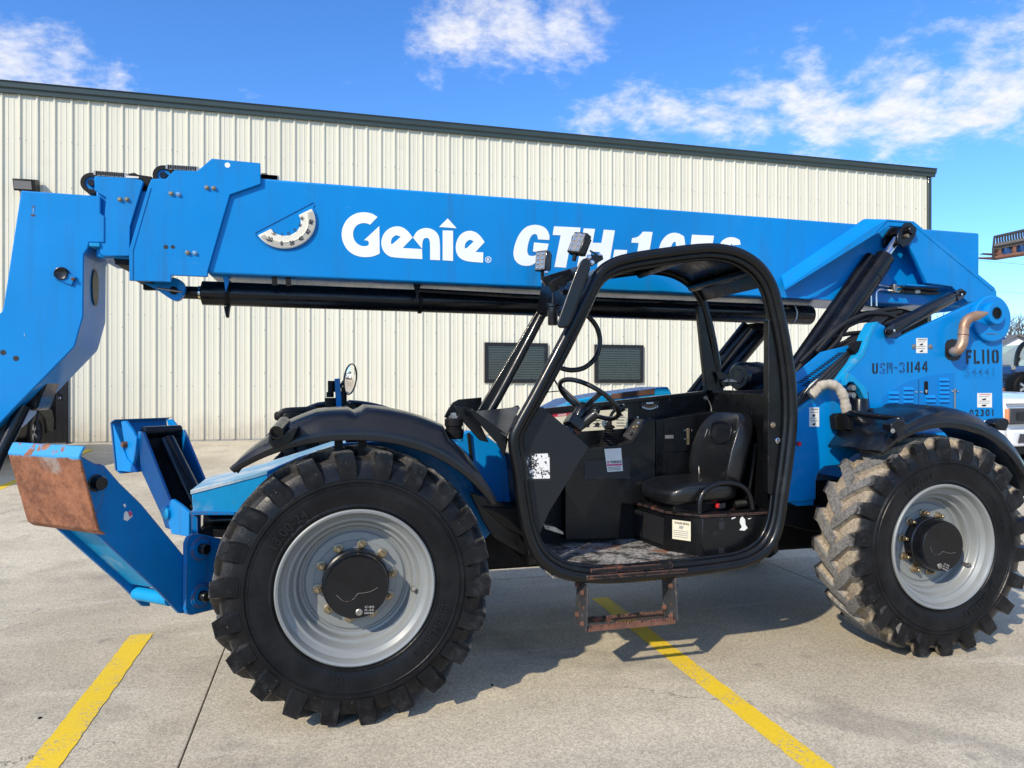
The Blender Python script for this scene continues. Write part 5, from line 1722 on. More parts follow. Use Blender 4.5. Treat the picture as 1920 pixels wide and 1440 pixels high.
# side console with joystick
YK = 4.22
con = plate('console', [(1060, 870), (1101, 844), (1183, 832), (1188, 830), (1214, 788), (1229, 786), (1229, 943), (1166, 945), (1160, 1010), (1060, 1012)], YK, YF - YK, M['black_cab'], T, .004)
plate('console', [(1230, 787), (1330, 773), (1348, 771), (1348, 935), (1230, 938)], YK + .08, YF - YK - .08, M['black_cab'], T, .004)
plate('console_edge', [(1100, 843), (1183, 831), (1214, 787), (1216, 789), (1185, 834), (1100, 846)], YK - .004, .006, M['slate'], T, .001)  # paler strip paints the light caught along the console edge
hat = plate('hatch', [(1246, 793), (1292, 791), (1292, 846), (1246, 848)], YK + .073, .008, M['black'], T, .002)
plate('hatch_plate', [(1247, 816), (1263, 815.5), (1263, 822), (1247, 822.5)], YK + .070, .003, M['steel'], hat, 0)
plate('hinge', [(1288, 803), (1293, 803), (1293, 834), (1288, 834)], YK + .069, .004, M['brass'], hat, .001)
for x in (1284, 1297):
    for y in (807, 823):
        MB().lathe([(0, -.007), (.006, -.007), (.007, 0)], at(x, y, YK + .072), (0, 1, 0), 8).build('bolt', M['chrome'], hat)
plate('knee_panel', [(1096, 865), (1181, 858), (1181, 897), (1096, 899)], YK - .003, .003, M['print_and_shade_black'], T, .001)
tx = MB().prism([at(x, y, YK - .006) for x, y in ((1133, 842), (1164.5, 840), (1168, 883), (1139, 885))], (0, .001, 0)).build('sticker', M['sticker'], T)
tb = MB()
text_px(tb, 'TEREX', (1143, 864.5), (1166, 863), (1143.5, 869), YK - .0068, .04)
for k in range(3):
    tb.fill([at(x, y, YK - .0068) for x, y in ((1140, 876 + k * 2.6), (1164, 874.5 + k * 2.6), (1164, 875.4 + k * 2.6), (1140, 876.9 + k * 2.6))])
tb.build('print', M['print_and_shade_black'], tx, smooth=False, recalc=False)
MB().fill([at(x, y, YK - .0068) for x, y in ((1138, 870.5), (1166, 869), (1166.4, 872.6), (1138.4, 874))]).build('print', M['print_pink'], tx, smooth=False, recalc=False)
MB().fill([at(x, y, YK - .0072) for x, y in ((1138.5, 865), (1142, 864.8), (1142.2, 868.8), (1138.7, 869))]).build('print', M['print_pink'], tx, smooth=False, recalc=False)
# slanted switch panel
swp = [at(1187, 829, YK + .005), at(1213, 787.5, YK + .005), at(1192, 785, YK + .20), at(1168, 818, YK + .20)]
nrm = (swp[1] - swp[0]).cross(swp[3] - swp[0]).normalized()
if nrm.z < 0: nrm = -nrm
sw = MB().prism([p + nrm * .003 for p in swp], nrm * .004).build('switch_panel', M['dark_grey'], T, .002)
for fx, fy, m_ in ((.25, .35, 'black_plastic'), (.55, .5, 'brass'), (.62, .3, 'brass'), (.8, .35, 'chrome')):
    q = swp[0].lerp(swp[1], fx).lerp(swp[3].lerp(swp[2], fx), fy)
    MB().lathe([(.013, 0), (.013, .010), (.008, .014), (0, .014)], q + nrm * .006, nrm, 10).build('switch', M[m_], sw)
# joystick boot: stacked rubber bellows
jb = at(1141, 838, YK + .10)
pr = []
for k in range(7):
    r = .062 - .0052 * k
    z = .017 * k
    pr += [(r, z), (r + .004, z + .005), (r - .001, z + .013)]
pr += [(.020, .122), (.0, .122)]
bt = MB().lathe(pr, jb, (.05, 0, 1), 4 * 8).build('joystick', M['black_matt'], T, angle=20)
MB().lathe([(.014, .118), (.034, .124), (.036, .134), (.026, .142), (.016, .144), (.012, .20), (0, .20)], jb, (.05, 0, 1), 18).build('collar', M['black_matt'], bt)
MB().tube(catmull([jb + Vector((.006, 0, .15)), jb + Vector((.012, 0, .19)), jb + Vector((.035, .01, .225)), jb + Vector((.06, .01, .245))], 4), .011, 8).build('stick', M['black'], bt)
MB().sup(jb + Vector((.085, .01, .25)), (.034, 0, .008), (0, .026, 0), (-.006, 0, .026), .8, 14, 8).build('knob', M['black'], bt)
MB().sup(jb + Vector((-.075, .03, .235)), (.026, 0, .0), (0, .026, 0), (0, 0, .026), .9, 14, 8).build('knob', M['black'], bt)

# steering column and wheel
sc0 = at(1104, 749, 3.97)
sn = Vector((.57, .20, .80)).normalized()
e1 = Vector((0, 1, 0)).cross(sn).normalized()
e2_ = sn.cross(e1)
rw = .196
sw_ = MB().tube([sc0 + (e1 * math.cos(a) + e2_ * math.sin(a)) * rw for a in [math.tau * k / 48 for k in range(48)]], .0145, 10, True).build('steering_wheel', M['black_plastic'], T, angle=60)
hub = sc0 - sn * .06
for a in (.6, 2.6, 4.6):
    d = e1 * math.cos(a) + e2_ * math.sin(a)
    MB().obox(hub.lerp(sc0 + d * rw, .52), (sc0 + d * rw - hub) * .47, d.cross(sn) * .015, sn * .007).build('spoke', M['dark_grey'], sw_, .004)
MB().lathe([(0, .02), (.034, .018), (.042, .0), (.042, -.06), (.03, -.09), (.026, -.2), (0, -.2)], hub, sn, 20).build('hub', M['black_plastic'], sw_)
c0, c1_ = hub - sn * .10, at(1040, 826, 4.0)
colm = MB().tube([c0, c1_], [.042, .036], 12).build('steering_column', M['black'], T)
MB().obox(c0 + Vector((-.02, -.03, -.005)), e1 * .05, e2_ * .045, sn * .035).build('column_shroud', M['black_plastic'], colm, .008)
ga_, gb_ = at(1092, 795, 3.90), at(1120, 773, 3.86)
MB().lathe([(0, 0), (.020, 0), (.020, .03), (.028, .036), (.03, .15), (.027, .165), (.012, .168), (0, .168)], ga_ - (gb_ - ga_).normalized() * .06, gb_ - ga_, 18).build('lever_grip', M['black_plastic'], colm)
MB().lathe([(.03, 0), (.034, .004), (.03, .01), (.034, .014), (.03, .02), (.034, .024), (.03, .03)], ga_ - (gb_ - ga_).normalized() * .06, gb_ - ga_, 16).build('spring', M['rust_fork'], colm)
plate('wiring_block', [(1062, 790), (1078, 798), (1078, 805), (1064, 806)], 3.95, .05, M['dark_grey'], T, .003)

# seat and its box
SZ = at(1318, 965, 3.74).z
q0, q1, q2, q3 = atz(1318, 965, SZ), atz(1249, 957, SZ), atz(1166, 933, SZ), atz(1449, 955, SZ)
plan = [q0, q1, q2, Vector((q2.x + .01, YF + .004, SZ)), Vector((xf1 - .031, YF, SZ)), Vector((xf1 - .031, q0.y, SZ))]
sbx = MB().prism([p - Vector((0, 0, .018)) for p in plan], (0, 0, -(SZ - FLZ - .018))).build('seat_box', M['black_cab'], T, .004)
MB().prism([p + Vector((0, 0, -.017)) + (Vector((-.012, -.012, 0)) if i < 3 else Vector((0, -.012 if i == 5 else 0, 0))) for i, p in enumerate(plan)], (0, 0, .017)).build('seat_box_lid', M['black_worn'], sbx, .004)
# panel on the box front
def boxface(u, v, a, b):
    return a.lerp(b, u) + Vector((0, 0, -v))
nf = (q1 - q2).cross(Vector((0, 0, 1))).normalized()
if nf.y > 0: nf = -nf
hgt = SZ - FLZ
for u0, u1 in ((.05, .47), (.50, .95)):
    MB().prism([boxface(u, v, q2, q1) + nf * .003 for u, v in ((u0, .05), (u1, .05), (u1, hgt - .03), (u0, hgt - .03))], -nf * .002).build('access_panel', M['print_and_shade_black'], sbx, .001)
MB().lathe([(0, 0), (.006, 0)], q2, nf, 6)
# warning label on the chamfer
nc = (q0 - q1).cross(Vector((0, 0, 1))).normalized()
if nc.y > 0: nc = -nc
cq = lambda u, v: boxface(u, v, q1, q0) + nc * .0035
wl = MB().prism([cq(u, v) for u, v in ((.18, .05), (.68, .05), (.68, .165), (.18, .165))], -nc * .001).build('sticker', M['sticker_cream'], sbx)
vs, fs = text_shape('WARNING', .02)
MB().add([cq(.24 + .4 * a, .073 - .014 * b) + nc * .001 for a, b in vs], fs).build('heading', M['print_and_shade_black'], wl, smooth=False, recalc=False)
wm = MB()
for k in range(4):
    wm.fill([cq(u, v) + nc * .001 for u, v in ((.22, .11 + k * .012), (.62, .11 + k * .012), (.62, .114 + k * .012), (.22, .114 + k * .012))])
wm.fill([cq(u, v) + nc * .001 for u, v in ((.38, .08), (.5, .082), (.46, .1), (.36, .098))])
wm.build('print', M['print_grey'], wl, smooth=False, recalc=False)
for x, y, w_, h_ in ((1353, 985, 5, 7), (1353, 1034, 5, 7), (1353, 973, 2.5, 2.5), (1353, 1048, 2.5, 2.5)):
    MB().prism([at(x + a * w_, y + b * h_, q0.y - .0015) for a, b in ((-1, -1), (1, -1), (1, 1), (-1, 1))], (0, .001, 0)).build('slot', M['print_and_shade_black'], sbx)
tp = MB()
for q in ([(1388, 972), (1392, 968), (1397, 974), (1398, 984), (1402, 990), (1396, 995), (1386, 994), (1391, 988), (1387, 980)], [(1372, 971), (1380, 969), (1379, 971), (1372, 974)], [(1402, 972), (1410, 971), (1404, 974)]):
    tp.fill([at(x, y, q0.y - .0015) for x, y in q])
tp.build('sticker_remains', M['sticker'], sbx, smooth=False, recalc=False)

sy = 4.02
seat_c = Vector((2.185, sy, SZ + .115))
def cush(a, b, k):
    # dished top, raised sides, waterfall front edge
    top = max(0, k)
    k2 = k - top * (.28 * (1 - b * b) * (1 - .3 * abs(a))) - (.35 * max(0, -a - .55) / .45 if k > 0 else 0)
    return a, b * (1 - .06 * max(0, -k)), k2
seat = MB().sup(seat_c, (.245, 0, .012), (0, .242, 0), (0, 0, .072), .42, 44, 22, cush).build('seat', M['vinyl'], T, angle=60)
bk = Vector((2.455, sy, SZ + .345))
def backw(a, b, k):
    w = 1 - .16 * max(0, k) ** 2
    return a - 1.25 * (abs(b) ** 3) * (1 - .45 * max(0, k)) * (1 if a < 0 else .6) + (.5 * (1 - b * b) * (.3 if a < 0 else 0)), b * w, k
back = MB().sup(bk, (.062, 0, -.012), (0, .242, 0), (.058, 0, .240), .45, 44, 26, backw).build('backrest', M['vinyl'], seat, angle=60)
MB().obox((2.17, sy, SZ + .024), (.17, 0, 0), (0, .17, 0), (0, 0, .03)).build('suspension', M['black_matt'], seat, .01)
MB().obox((2.545, sy - .10, SZ + .20), (.012, 0, 0), (0, .05, 0), (.03, 0, .2)).build('back_rail', M['black_matt'], seat, .01)
# seams
sm = MB()
arc_ = [Vector((bk.x - .072 + .055 * zz_, sy + yy_, bk.z + zz_ * .232)) for yy_, zz_ in ((-.10, .30), (-.125, .5), (-.10, .72), (0, .80), (.10, .72), (.125, .5), (.10, .30), (0, .22))]
sm.tube(catmull(arc_, 5, True), .0045, 6, True)
sm.build('seam', M['vinyl'], seat)
sp = MB().tube(catmull([Vector((bk.x - .075 + .055 * z_, sy + y_, bk.z + z_ * .232)) for y_, z_ in ((.15, .55), (.165, .2), (.165, -.2), (.15, -.6), (.10, -.85))], 5), .004, 6).build('piping', M['steel'], seat)
arm = MB().tube(catmull([at(1311, 963, q0.y + .012), at(1312, 940, q0.y + .012), at(1322, 920, q0.y + .012), at(1342, 908, q0.y + .012), at(1366, 905, q0.y + .012), at(1388, 910, q0.y + .012), at(1404, 925, q0.y + .012), at(1411, 955, q0.y + .012)], 6), .0165, 14).build('side_rail', M['black'], T)
MB().obox(at(1352, 948, q0.y + .08), (.025, 0, .004), (0, .014, 0), (0, 0, .016)).build('buckle', M['black_plastic'], T, .004)
MB().obox(at(1345, 948, q0.y + .078), (.008, 0, .002), (0, .012, 0), (0, 0, .013)).build('buckle_button', M['red'], T, .003)
bl_ = MB()
bq = at(1376, 946, q0.y + .10)
pr = []
for k in range(7):
    pr += [(.020, k * .012), (.026, k * .012 + .006)]
bl_.lathe([(0, 0)] + pr + [(0, .09)], bq, (1, .1, .05), 16).build('bellows', M['black_matt'], T, angle=20)
MB().tube([at(1285, 945, q0.y + .10), at(1342, 942, q0.y + .10)], .006, 6).build('lever', M['chrome'], T)
# pedal
MB().prism([at(x, y, 3.95) for x, y in ((1015, 975), (1022, 985), (1040, 988), (1056, 997), (1057, 1003), (1040, 998), (1022, 992))], (0, .07, 0)).build('pedal', M['steel'], T, .003)

# windscreen cowl
cw = [at(886, 771, 3.86), at(950, 817, YN + .02), at(974, 762, YF), at(925, 776, YF)]
MB().prism(cw, (0, 0, -.015)).build('cowl', M['slate'], T, .003)
MB().prism([at(924, 777, YF), at(971, 759, YF), at(975, 764, YF), at(945, 787, YF - .1)], (0, 0, -.01)).build('cowl', M['slate'], T, .002)
plate('cowl_side', [(853, 761), (887, 766), (917, 830), (900, 826), (866, 788)], 3.82, .02, M['black'], T, .003)
plate('cowl_edge', [(884, 769), (887, 768), (949, 813), (953, 824), (946, 857), (932, 831), (887, 780)], YN + .05, .02, M['black_cab'], T, .003)
plate('far_cowl', [(833, 782), (842, 764), (849, 755), (860, 749), (903, 745), (905, 775), (880, 790), (850, 790)], 4.62, .02, M['black'], T, .003)
plate('step_corner', [(880, 922), (945, 945), (966, 985), (990, 1035), (984, 1042), (925, 1008), (905, 975)], YN + .22, .05, M['black_cab'], T, .004)
plate('cab_underside', [(905, 950), (985, 955), (1000, 1000), (985, 1008), (940, 985)], YN + .2, .5, M['black_matt'], T)
# rubber mount
mt = at(851, 800, 3.83)
m1 = MB().lathe([(0, .045), (.045, .045), (.05, .04), (.05, .006), (.044, 0), (.044, -.012), (0, -.012)], mt, (0, 0, 1), 24).build('cab_mount', M['black_matt'], T)
MB().lathe([(0, 0), (.055, 0), (.055, -.022), (.05, -.05), (0, -.05)], mt - Vector((0, 0, .014)), (0, 0, 1), 24).build('lower_mount', M['black_matt'], m1)
MB().lathe([(0, 0), (.052, 0), (.052, -.016), (0, -.016)], mt - Vector((0, 0, .066)), (0, 0, 1), 24).build('ring', M['cyan'], m1)
MB().lathe([(0, .075), (.016, .075), (.018, .07), (.018, .06), (.028, .058), (.028, .046)], mt, (0, 0, 1), 6).build('bolt', M['steel'], m1)

# hanging step
stp = MB()
xa, xb_ = at(1096, 1120, YN + .02).x, at(1262, 1110, YN + .02).x
zt_, zb_ = at(1096, 1098, YN).z, at(1096, 1182, YN).z
s1 = MB().obox((xa, YN + .06, (zt_ + zb_) / 2), (.006, 0, 0), (0, .085, 0), (.006, 0, (zt_ - zb_) / 2)).build('step', M['step_steel'], T, .003)
MB().obox((xb_, YN + .06, (zt_ + zb_) / 2 + .01), (.006, 0, 0), (0, .085, 0), (-.006, 0, (zt_ - zb_) / 2)).build('step_strap', M['step_steel'], s1, .003)
def teeth(y, z, h, m_):
    mb = MB()
    mb.box((xa + .007, y - .012, z - .014), (xb_ - .007, y + .012, z + .008))
    k = xa + .02
    while k < xb_ - .02:
        mb.lathe([(.007, 0), (.006, h * random.uniform(.6, 1.2)), (0, h)], (k, y + random.uniform(-.006, .006), z + .007), (0, 0, 1), 5)
        k += .014
    return mb.build('rung', m_, s1)
M['rung'] = surf('rusty grip rung', (.14, .062, .04), .85, var=.5, vscale=30, bump=.004, bscale=60, patches=(((.02, .018, .018), 16, .55, .08, .7),))
teeth(YN - .01, zb_ + .012, .012, M['rung'])
teeth(YN + .12, zb_ + .012, .012, M['black_worn'])
for xx, sg in ((xa, -1), (xb_, -1), (xb_, 1)):
    for yy, zz in ((YN + .02, zt_ - .045), (YN + .10, zt_ - .02), (YN + .02, zb_ + .03), (YN + .10, zb_ + .055)):
        MB().lathe([(0, .02), (.012, .018), (.014, .008), (.018, .006), (.018, 0)], (xx + sg * .007, yy, zz), (sg, 0, 0), 8).build('bolt', M['rust_fork'], s1)

# cab mirror, lamps, grab loop
MB().tube(catmull([at(1100, 590, YF - .1), at(1118, 612, YF - .1), at(1125, 640, YF - .1), at(1118, 668, YF - .1), at(1098, 688, YF - .1), at(1074, 694, YF - .1), at(1052, 690, YF - .1), at(1036, 680, YF - .1)], 6), .0165, 12).build('grab_loop', M['black'], T)
MB().tube([at(1034, 703, YF), at(1049, 728, YF), at(1050, 733, YF)], .006, 6).build('latch_arm', M['black'], T)
MB().tube([at(1050, 733, YF), at(1018, 736, YF)], .004, 6).build('latch_arm', M['black'], T)
# header plate joining the posts
plate('header', [(1014, 520), (1080, 500), (1096, 506), (1090, 520), (1068, 528), (1024, 536)], YN + .30, .02, M['black_cab'], T, .003)
MB().prism([at(1015, 524, YF), at(1022, 517, YF), at(1106, 493, YN), at(1103, 505, YN)], (.0, 0, -.012)).build('header_bar', M['black_cab'], T, .003)
MB().prism([at(1016, 527, YF - .02), at(1006, 585, YF - .02), at(1028, 590, YF - .15), at(1068, 590, YN + .2), at(1090, 530, YN + .2)], (.008, 0, 0)).build('header_gusset', M['black_cab'], T, .003)
mir = [(1082, 500), (1090, 487), (1097, 483), (1106, 487), (1109, 497), (1070, 606), (1064, 613), (1049, 615), (1044, 610), (1047, 596)]
mo = MB().prism(round_poly([at(x, y, YN - .10) for x, y in mir], 70, 2), (.02, .05, 0)).build('mirror', M['black_plastic'], T, .010, seg=3)
MB().tube([at(1060, 548, YN - .06), at(1046, 535, YN + .05), at(1040, 528, YN + .12)], .017, 10).build('mirror_arm', M['black'], mo)
MB().obox(at(1045, 532, YN + .06), (.035, 0, .02), (0, .03, 0), (-.014, 0, .026)).build('mirror_bracket', M['black_matt'], mo, .004)
dv = at(1036.5, 569, YN + .12)
hn = MB().lathe([(0, 0), (.030, 0), (.034, -.004), (.034, -.018), (.028, -.022), (.028, -.115), (.024, -.122), (0, -.122)], dv, (0, 0, 1), 22).build('hanging_sensor', M['black_plastic'], T)
MB().tube([dv, dv + Vector((.003, 0, .06))], .008, 6).build('stalk', M['black'], hn)


def work_lamp(cx, cy, Y, tilt, label_h=42, w=18):
    c = at(cx, cy, Y)
    k = pxm(cx, Y)
    t = R(tilt)
    f = Vector((-.82, -.57, 0)).normalized()           # lens looks ahead and outward
    u = Vector((0, 0, 1))
    u = Matrix.Rotation(t, 3, Vector((0, 1, 0))) @ u
    f = Matrix.Rotation(t, 3, Vector((0, 1, 0))) @ f
    s = u.cross(f)
    h = label_h * k * .5
    b = MB().obox(c, f * .024, s * .046, u * h).build('work_lamp', M['black_plastic'], T, .006)
    MB().obox(c + f * .0255, f * .002, s * .038, u * (h - .009)).build('lens', M['lens'], b)
    fin = MB()
    for i in range(5):
        fin.obox(c - f * .032 + s * (-.034 + .017 * i), f * .010, s * .003, u * (h * .8))
    fin.build('cooling_fin', M['black_matt'], b)
    cells = MB()
    for i in range(4):
        for j in range(2):
            cells.lathe([(.011, 0), (.007, -.004), (0, -.005)], c + f * .0285 + s * (-.019 + .038 * j) + u * (h * (-.66 + .44 * i)), -f, 8)
    cells.build('led_cell', M['chrome'], b)
    MB().tube([c - u * h, c - u * (h + .035) - f * .008], .012, 8).build('foot', M['black_matt'], b)
    return b


work_lamp(1018, 490, YF - .02, 4, 38)
work_lamp(1086, 458, YN + .02, 22, 42)
for x, y, Y in ((1104, 482, YN - .02), (1124, 480, YN - .01), (1110, 492, YN - .02), (1024, 510, YF - .05), (1018, 528, YF - .05)):
    MB().lathe([(0, -.008), (.008, -.008), (.010, -.003), (.014, -.002), (.014, 0)], at(x, y, Y), (0, 1, 0), 12).build('bolt', M['chrome'], T)
plate('lamp_bracket', [(1098, 484), (1108, 477), (1130, 478), (1132, 486), (1112, 498), (1104, 500)], YN - .018, .012, M['black_cab'], T, .003)
MB().tube([at(1106, 470, YN), at(1124, 480, YN)], .005, 6).build('lamp_wire', M['hose'], T)
plate('front_post', [(890, 778), (898, 766), (950, 680), (1006, 585), (1022, 548), (1038, 552), (1030, 582), (972, 690), (918, 780)], YF - .015, .03, M['black_cab'], T, .004)

# ---- far side: engine hood, air cleaner, far mirror on its post, hoses over the far fender
hd_ = plate('engine_hood', [(1036, 772), (1078, 750), (1147, 738), (1253, 725), (1262, 742), (1262, 820), (1036, 830)], 5.28, .52, M['blue_light'], T, .012)
plate('rust_strip', [(1147, 738.5), (1227, 729), (1227, 739), (1136, 750)], 5.274, .004, M['rust_fork'], hd_, 0)
ac0 = at(1384, 706, 4.62)
acl = MB().lathe([(0, -.006), (.05, -.006), (.055, 0), (.085, 0), (.10, .012), (.108, .03), (.108, .19), (.112, .195), (.112, .22), (.108, .23), (.108, .40), (0, .40)], ac0, (.95, .32, 0), 36).build('air_cleaner', M['black_plastic'], T)
MB().lathe([(0, -.012), (.016, -.012), (.019, 0), (.019, .02)], at(1406, 711, 4.56), (0, 1, 0), 14).build('button', M['amber'], acl)
plate('guard', [(1342, 697), (1352, 697), (1364, 702), (1374, 712), (1378, 722), (1356, 726), (1349, 715)], 4.40, .012, M['black'], T, .003)
MB().lathe([(0, 0), (.05, 0), (.05, -.01), (.03, -.012), (.03, -.02), (0, -.02)], at(1367, 716, 4.36), (0, 0, -1), 16).build('cap', M['steel'], T)
YM = 5.55
ps = plate('mirror_post', [(627, 710), (637, 709.5), (640.5, 745), (641, 775), (630, 775), (629, 745)], YM, .05, M['blue'], T, .003)
mr0 = at(656, 711, YM - .05)
mn = Vector((.90, -.40, -.12)).normalized()
mrr = MB().lathe([(0, .02), (.09, .015), (.118, .004), (.122, -.004), (.118, -.01), (.113, -.008), (.112, -.004)], mr0, -mn, 40).build('round_mirror', M['black_plastic'], T)
MB().lathe([(.112, 0), (.08, .008), (.04, .0125), (0, .014)], mr0 + mn * .004, mn, 36).build('mirror_glass', M['mirror'], mrr)
MB().tube([at(647, 712, YM + .02), at(640, 722, YM + .02), at(634, 730, YM + .02)], .012, 8).build('mirror_arm', M['black'], mrr)
for px_, y0, y1, r in ((622, 714, 735, .030), (619, 735, 745, .028), (620, 746, 775, .045), (645, 725, 760, .022)):
    a, b = at(px_, y0, YM + .02), at(px_, y1, YM + .02)
    MB().cyl(a, b, r, 14).build('valve_stack', M['black_matt'], T)
MB().lathe([(0, -.01), (.035, -.01), (.052, 0), (.052, .02), (0, .02)], at(655, 768, YM - .1), (.6, -.8, 0), 20).build('coupling', M['black'], T)
for i in range(4):
    MB().tube(catmull([at(524, 776 + i * 3, YM - .2 + i * .03), at(535, 770 + i * 3.5, YM - .2), at(560, 768 + i * 4, YM - .15), at(590, 768 + i * 4, YM - .1), at(605, 775 + i * 3, YM - .1), at(615, 785, YM - .1)], 5), .02, 9).build('hose', M['hose'], T)
MB().sup(at(530, 780, YM - .15), (.06, 0, 0), (0, .06, 0), (0, 0, .035), .6, 16, 10).build('hose_guard', M['black_matt'], T)
plate('far_lamp_tube', [(660, 764), (722, 764), (725, 772), (660, 774)], 5.4, .06, M['black'], T, .01)
# ------------------------------------------------------------------ beyond the machine
def wheel_simple(parent, c, axis, r, w, spoke=True):
    ty = MB().lathe([(r * .62, -w / 2), (r * .66, -w / 2 - .01), (r * .9, -w / 2 - .012), (r * .97, -w / 2 + .02), (r, -w / 4), (r, w / 4), (r * .97, w / 2 - .02), (r * .9, w / 2 + .012), (r * .66, w / 2 + .01), (r * .62, w / 2)], c, axis, 36)
    axn = Vector(axis).normalized()
    for k in range(36):
        a = math.tau * k / 36
        up = Vector((0, 0, 1))
        sd = axn.cross(up)
        d = up * math.cos(a) + sd * math.sin(a)
        tg = axn.cross(d)
        ty.obox(Vector(c) + d * r, d * .008, axn * (w * .46), tg * (r * .05))
    o = ty.build('wheel', M['black_matt'], parent)
    MB().lathe([(0, -w * .18), (r * .12, -w * .2), (r * .16, -w * .12), (r * .56, -w * .02), (r * .6, -w * .42), (r * .64, -w * .45)], c, axis, 30).build('rim', M['dark_grey'], o)
    if spoke:
        s = MB()
        for k in range(6):
            a = math.tau * k / 6
            up = Vector((0, 0, 1))
            sd = axn.cross(up)
            d = up * math.cos(a) + sd * math.sin(a)
            s.obox(Vector(c) + d * r * .36 - axn * w * .2, d * r * .24, axn * .02, axn.cross(d) * r * .07)
        s.build('spoke', M['silver_trim'], o)
    return o


def vehicle(name, label, cat, corner, head, paint, kind):
    """pickup or car from a side profile; corner = ground point under its right-front corner, head = unit heading"""
    h = Vector((head[0], head[1], 0)).normalized()
    left = Vector((-h.y, h.x, 0))            # driver's left
    z0 = gz(corner.y)
    root = thing(name, (corner.x, corner.y, z0), label, cat)
    W = 1.98
    O = Vector((corner.x, corner.y, z0))
    sc = 1.10 if kind == 'pickup' else 1.0
    Q = lambda l, s, z: O + (left * s - h * l + Vector((0, 0, z))) * sc      # l back from nose, s leftwards, z up
    if kind == 'pickup':
        low = [(.06, .42), (.02, .72), (.0, 1.02), (.05, 1.12), (.35, 1.20), (1.45, 1.24), (5.7, 1.20), (5.75, .55), (5.0, .45), (4.9, .78), (4.5, .95), (4.1, .78), (4.0, .42), (1.6, .40), (1.5, .78), (1.12, .96), (.74, .78), (.62, .42)]
        cabp = [(1.50, 1.24), (2.15, 1.86), (2.5, 1.92), (3.5, 1.90), (3.72, 1.24)]
    else:
        low = [(.05, .30), (.0, .55), (.1, .75), (.5, .86), (1.2, .95), (4.2, .98), (4.6, .92), (4.62, .40), (4.3, .30), (4.15, .55), (3.8, .72), (3.45, .55), (3.35, .28), (1.3, .28), (1.2, .55), (.85, .72), (.5, .55), (.42, .30)]
        cabp = [(1.1, .95), (1.8, 1.42), (2.3, 1.50), (3.5, 1.48), (4.25, .98)]
    body = MB().prism([Q(l, 0, z) for l, z in low], left * W * sc).build('body', paint, root, .06, seg=3)
    g = MB()
    gl = [(l, z) for l, z in cabp]
    r0 = [Q(l, .04, z) for l, z in gl]
    n = len(gl)
    ins = [0 if z < 1.3 and kind == 'pickup' or z < 1.0 else .13 for l, z in gl]
    a = [Q(l, .05 + i, z) for (l, z), i in zip(gl, ins)]
    b = [Q(l, W - .05 - i, z) for (l, z), i in zip(gl, ins)]
    g.loft([a, b]).build('cabin', paint, root, .05, seg=3)
    # windscreen and side glass
    (la, za), (lb, zb) = gl[0], gl[1]
    off = (Vector((0, 0, 1)) * (lb - la) + h * (zb - za)).normalized() * .006
    MB().prism([Q(la + .1, .14, za + .1) + off, Q(la + .1, W - .14, za + .1) + off, Q(lb - .05, W - .24, zb - .05) + off, Q(lb - .05, .24, zb - .05) + off], off * .5).build('windscreen', M['glass_dark'], root)
    # side glass: two panes each side, lying on the sloping cabin sides
    zb_, zt_ = gl[0][1], max(z for l, z in gl)
    fl = lambda z: .05 + .13 * (z - zb_) / (zt_ - zb_)
    l_lo0, l_lo1 = gl[0][0] + .22, gl[-1][0] - .10
    l_hi0, l_hi1 = gl[1][0] + .12, gl[-2][0] - .05
    z_lo, z_hi = zb_ + .07, zt_ - .12
    for a0, a1 in ((0, .48), (.52, 1)):
        for side in (0, 1):
            P_ = []
            for (u, z, lo, hi) in ((a0, z_lo, l_lo0, l_lo1), (a1, z_lo, l_lo0, l_lo1), (a1, z_hi, l_hi0, l_hi1), (a0, z_hi, l_hi0, l_hi1)):
                s_ = fl(z) - .012
                P_.append(Q(lo + (hi - lo) * u, s_ if side == 0 else W - s_, z))
            MB().prism(P_, left * (.006 if side == 0 else -.006)).build('side_window', M['glass_dark'], root)
    for side in (0, 1):
        s_ = -.004 if side == 0 else W + .004
        MB().prism([Q(l, s_, z) for l, z in ((gl[0][0] + .4, zb_ - .12), (gl[0][0] + .62, zb_ - .12), (gl[0][0] + .62, zb_ - .085), (gl[0][0] + .4, zb_ - .085))], left * (.02 if side == 0 else -.02)).build('door_handle', M['silver_trim'], root)
    ax = [.95 + .17, 4.5] if kind == 'pickup' else [.85, 3.8]
    for l in ax:
        for s in (.14, W - .14):
            wheel_simple(root, Q(l, s, .40 if kind == 'pickup' else .36), left, (.40 if kind == 'pickup' else .36) * sc, .26)
    return root, Q, W, left, h


# white pickup nosing out behind the rear plate
cn = ray(1882.5, 790)
cn = Vector((cn.x, cn.y, 0)) * 12.0
pk, Q, W, lf_, h_ = vehicle('pickup_truck', 'white pickup truck nosing out behind the rear wheel at the right edge', 'pickup truck', cn, (.10, -.995), M['white_car'], 'pickup')
hb = MB()
for s0 in (.06, W - .66):
    L_ = MB().prism([Q(-.012, s, z) for s, z in ((s0, .74), (s0 + .6, .74), (s0 + .6, .99), (s0, .99))], -h_ * -.05).build('headlight', M['dark_grey'], pk, .02)
    MB().prism([Q(-.07, s, z) for s, z in ((s0 + .14, .80), (s0 + .36, .80), (s0 + .36, .93), (s0 + .14, .93))], h_ * .006).build('lamp', M['black_plastic'], L_, .004)
MB().prism([Q(-.004, s, z) for s, z in ((.005, .76), (.055, .76), (.055, .98), (.005, .98))], h_ * .05).build('marker', M['amber_lens'], pk, .008)
MB().prism([Q(-.004, s, z) for s, z in ((.70, .70), (W - .70, .70), (W - .70, 1.02), (.70, 1.02))], h_ * .05).build('grille', M['black_plastic'], pk, .02)
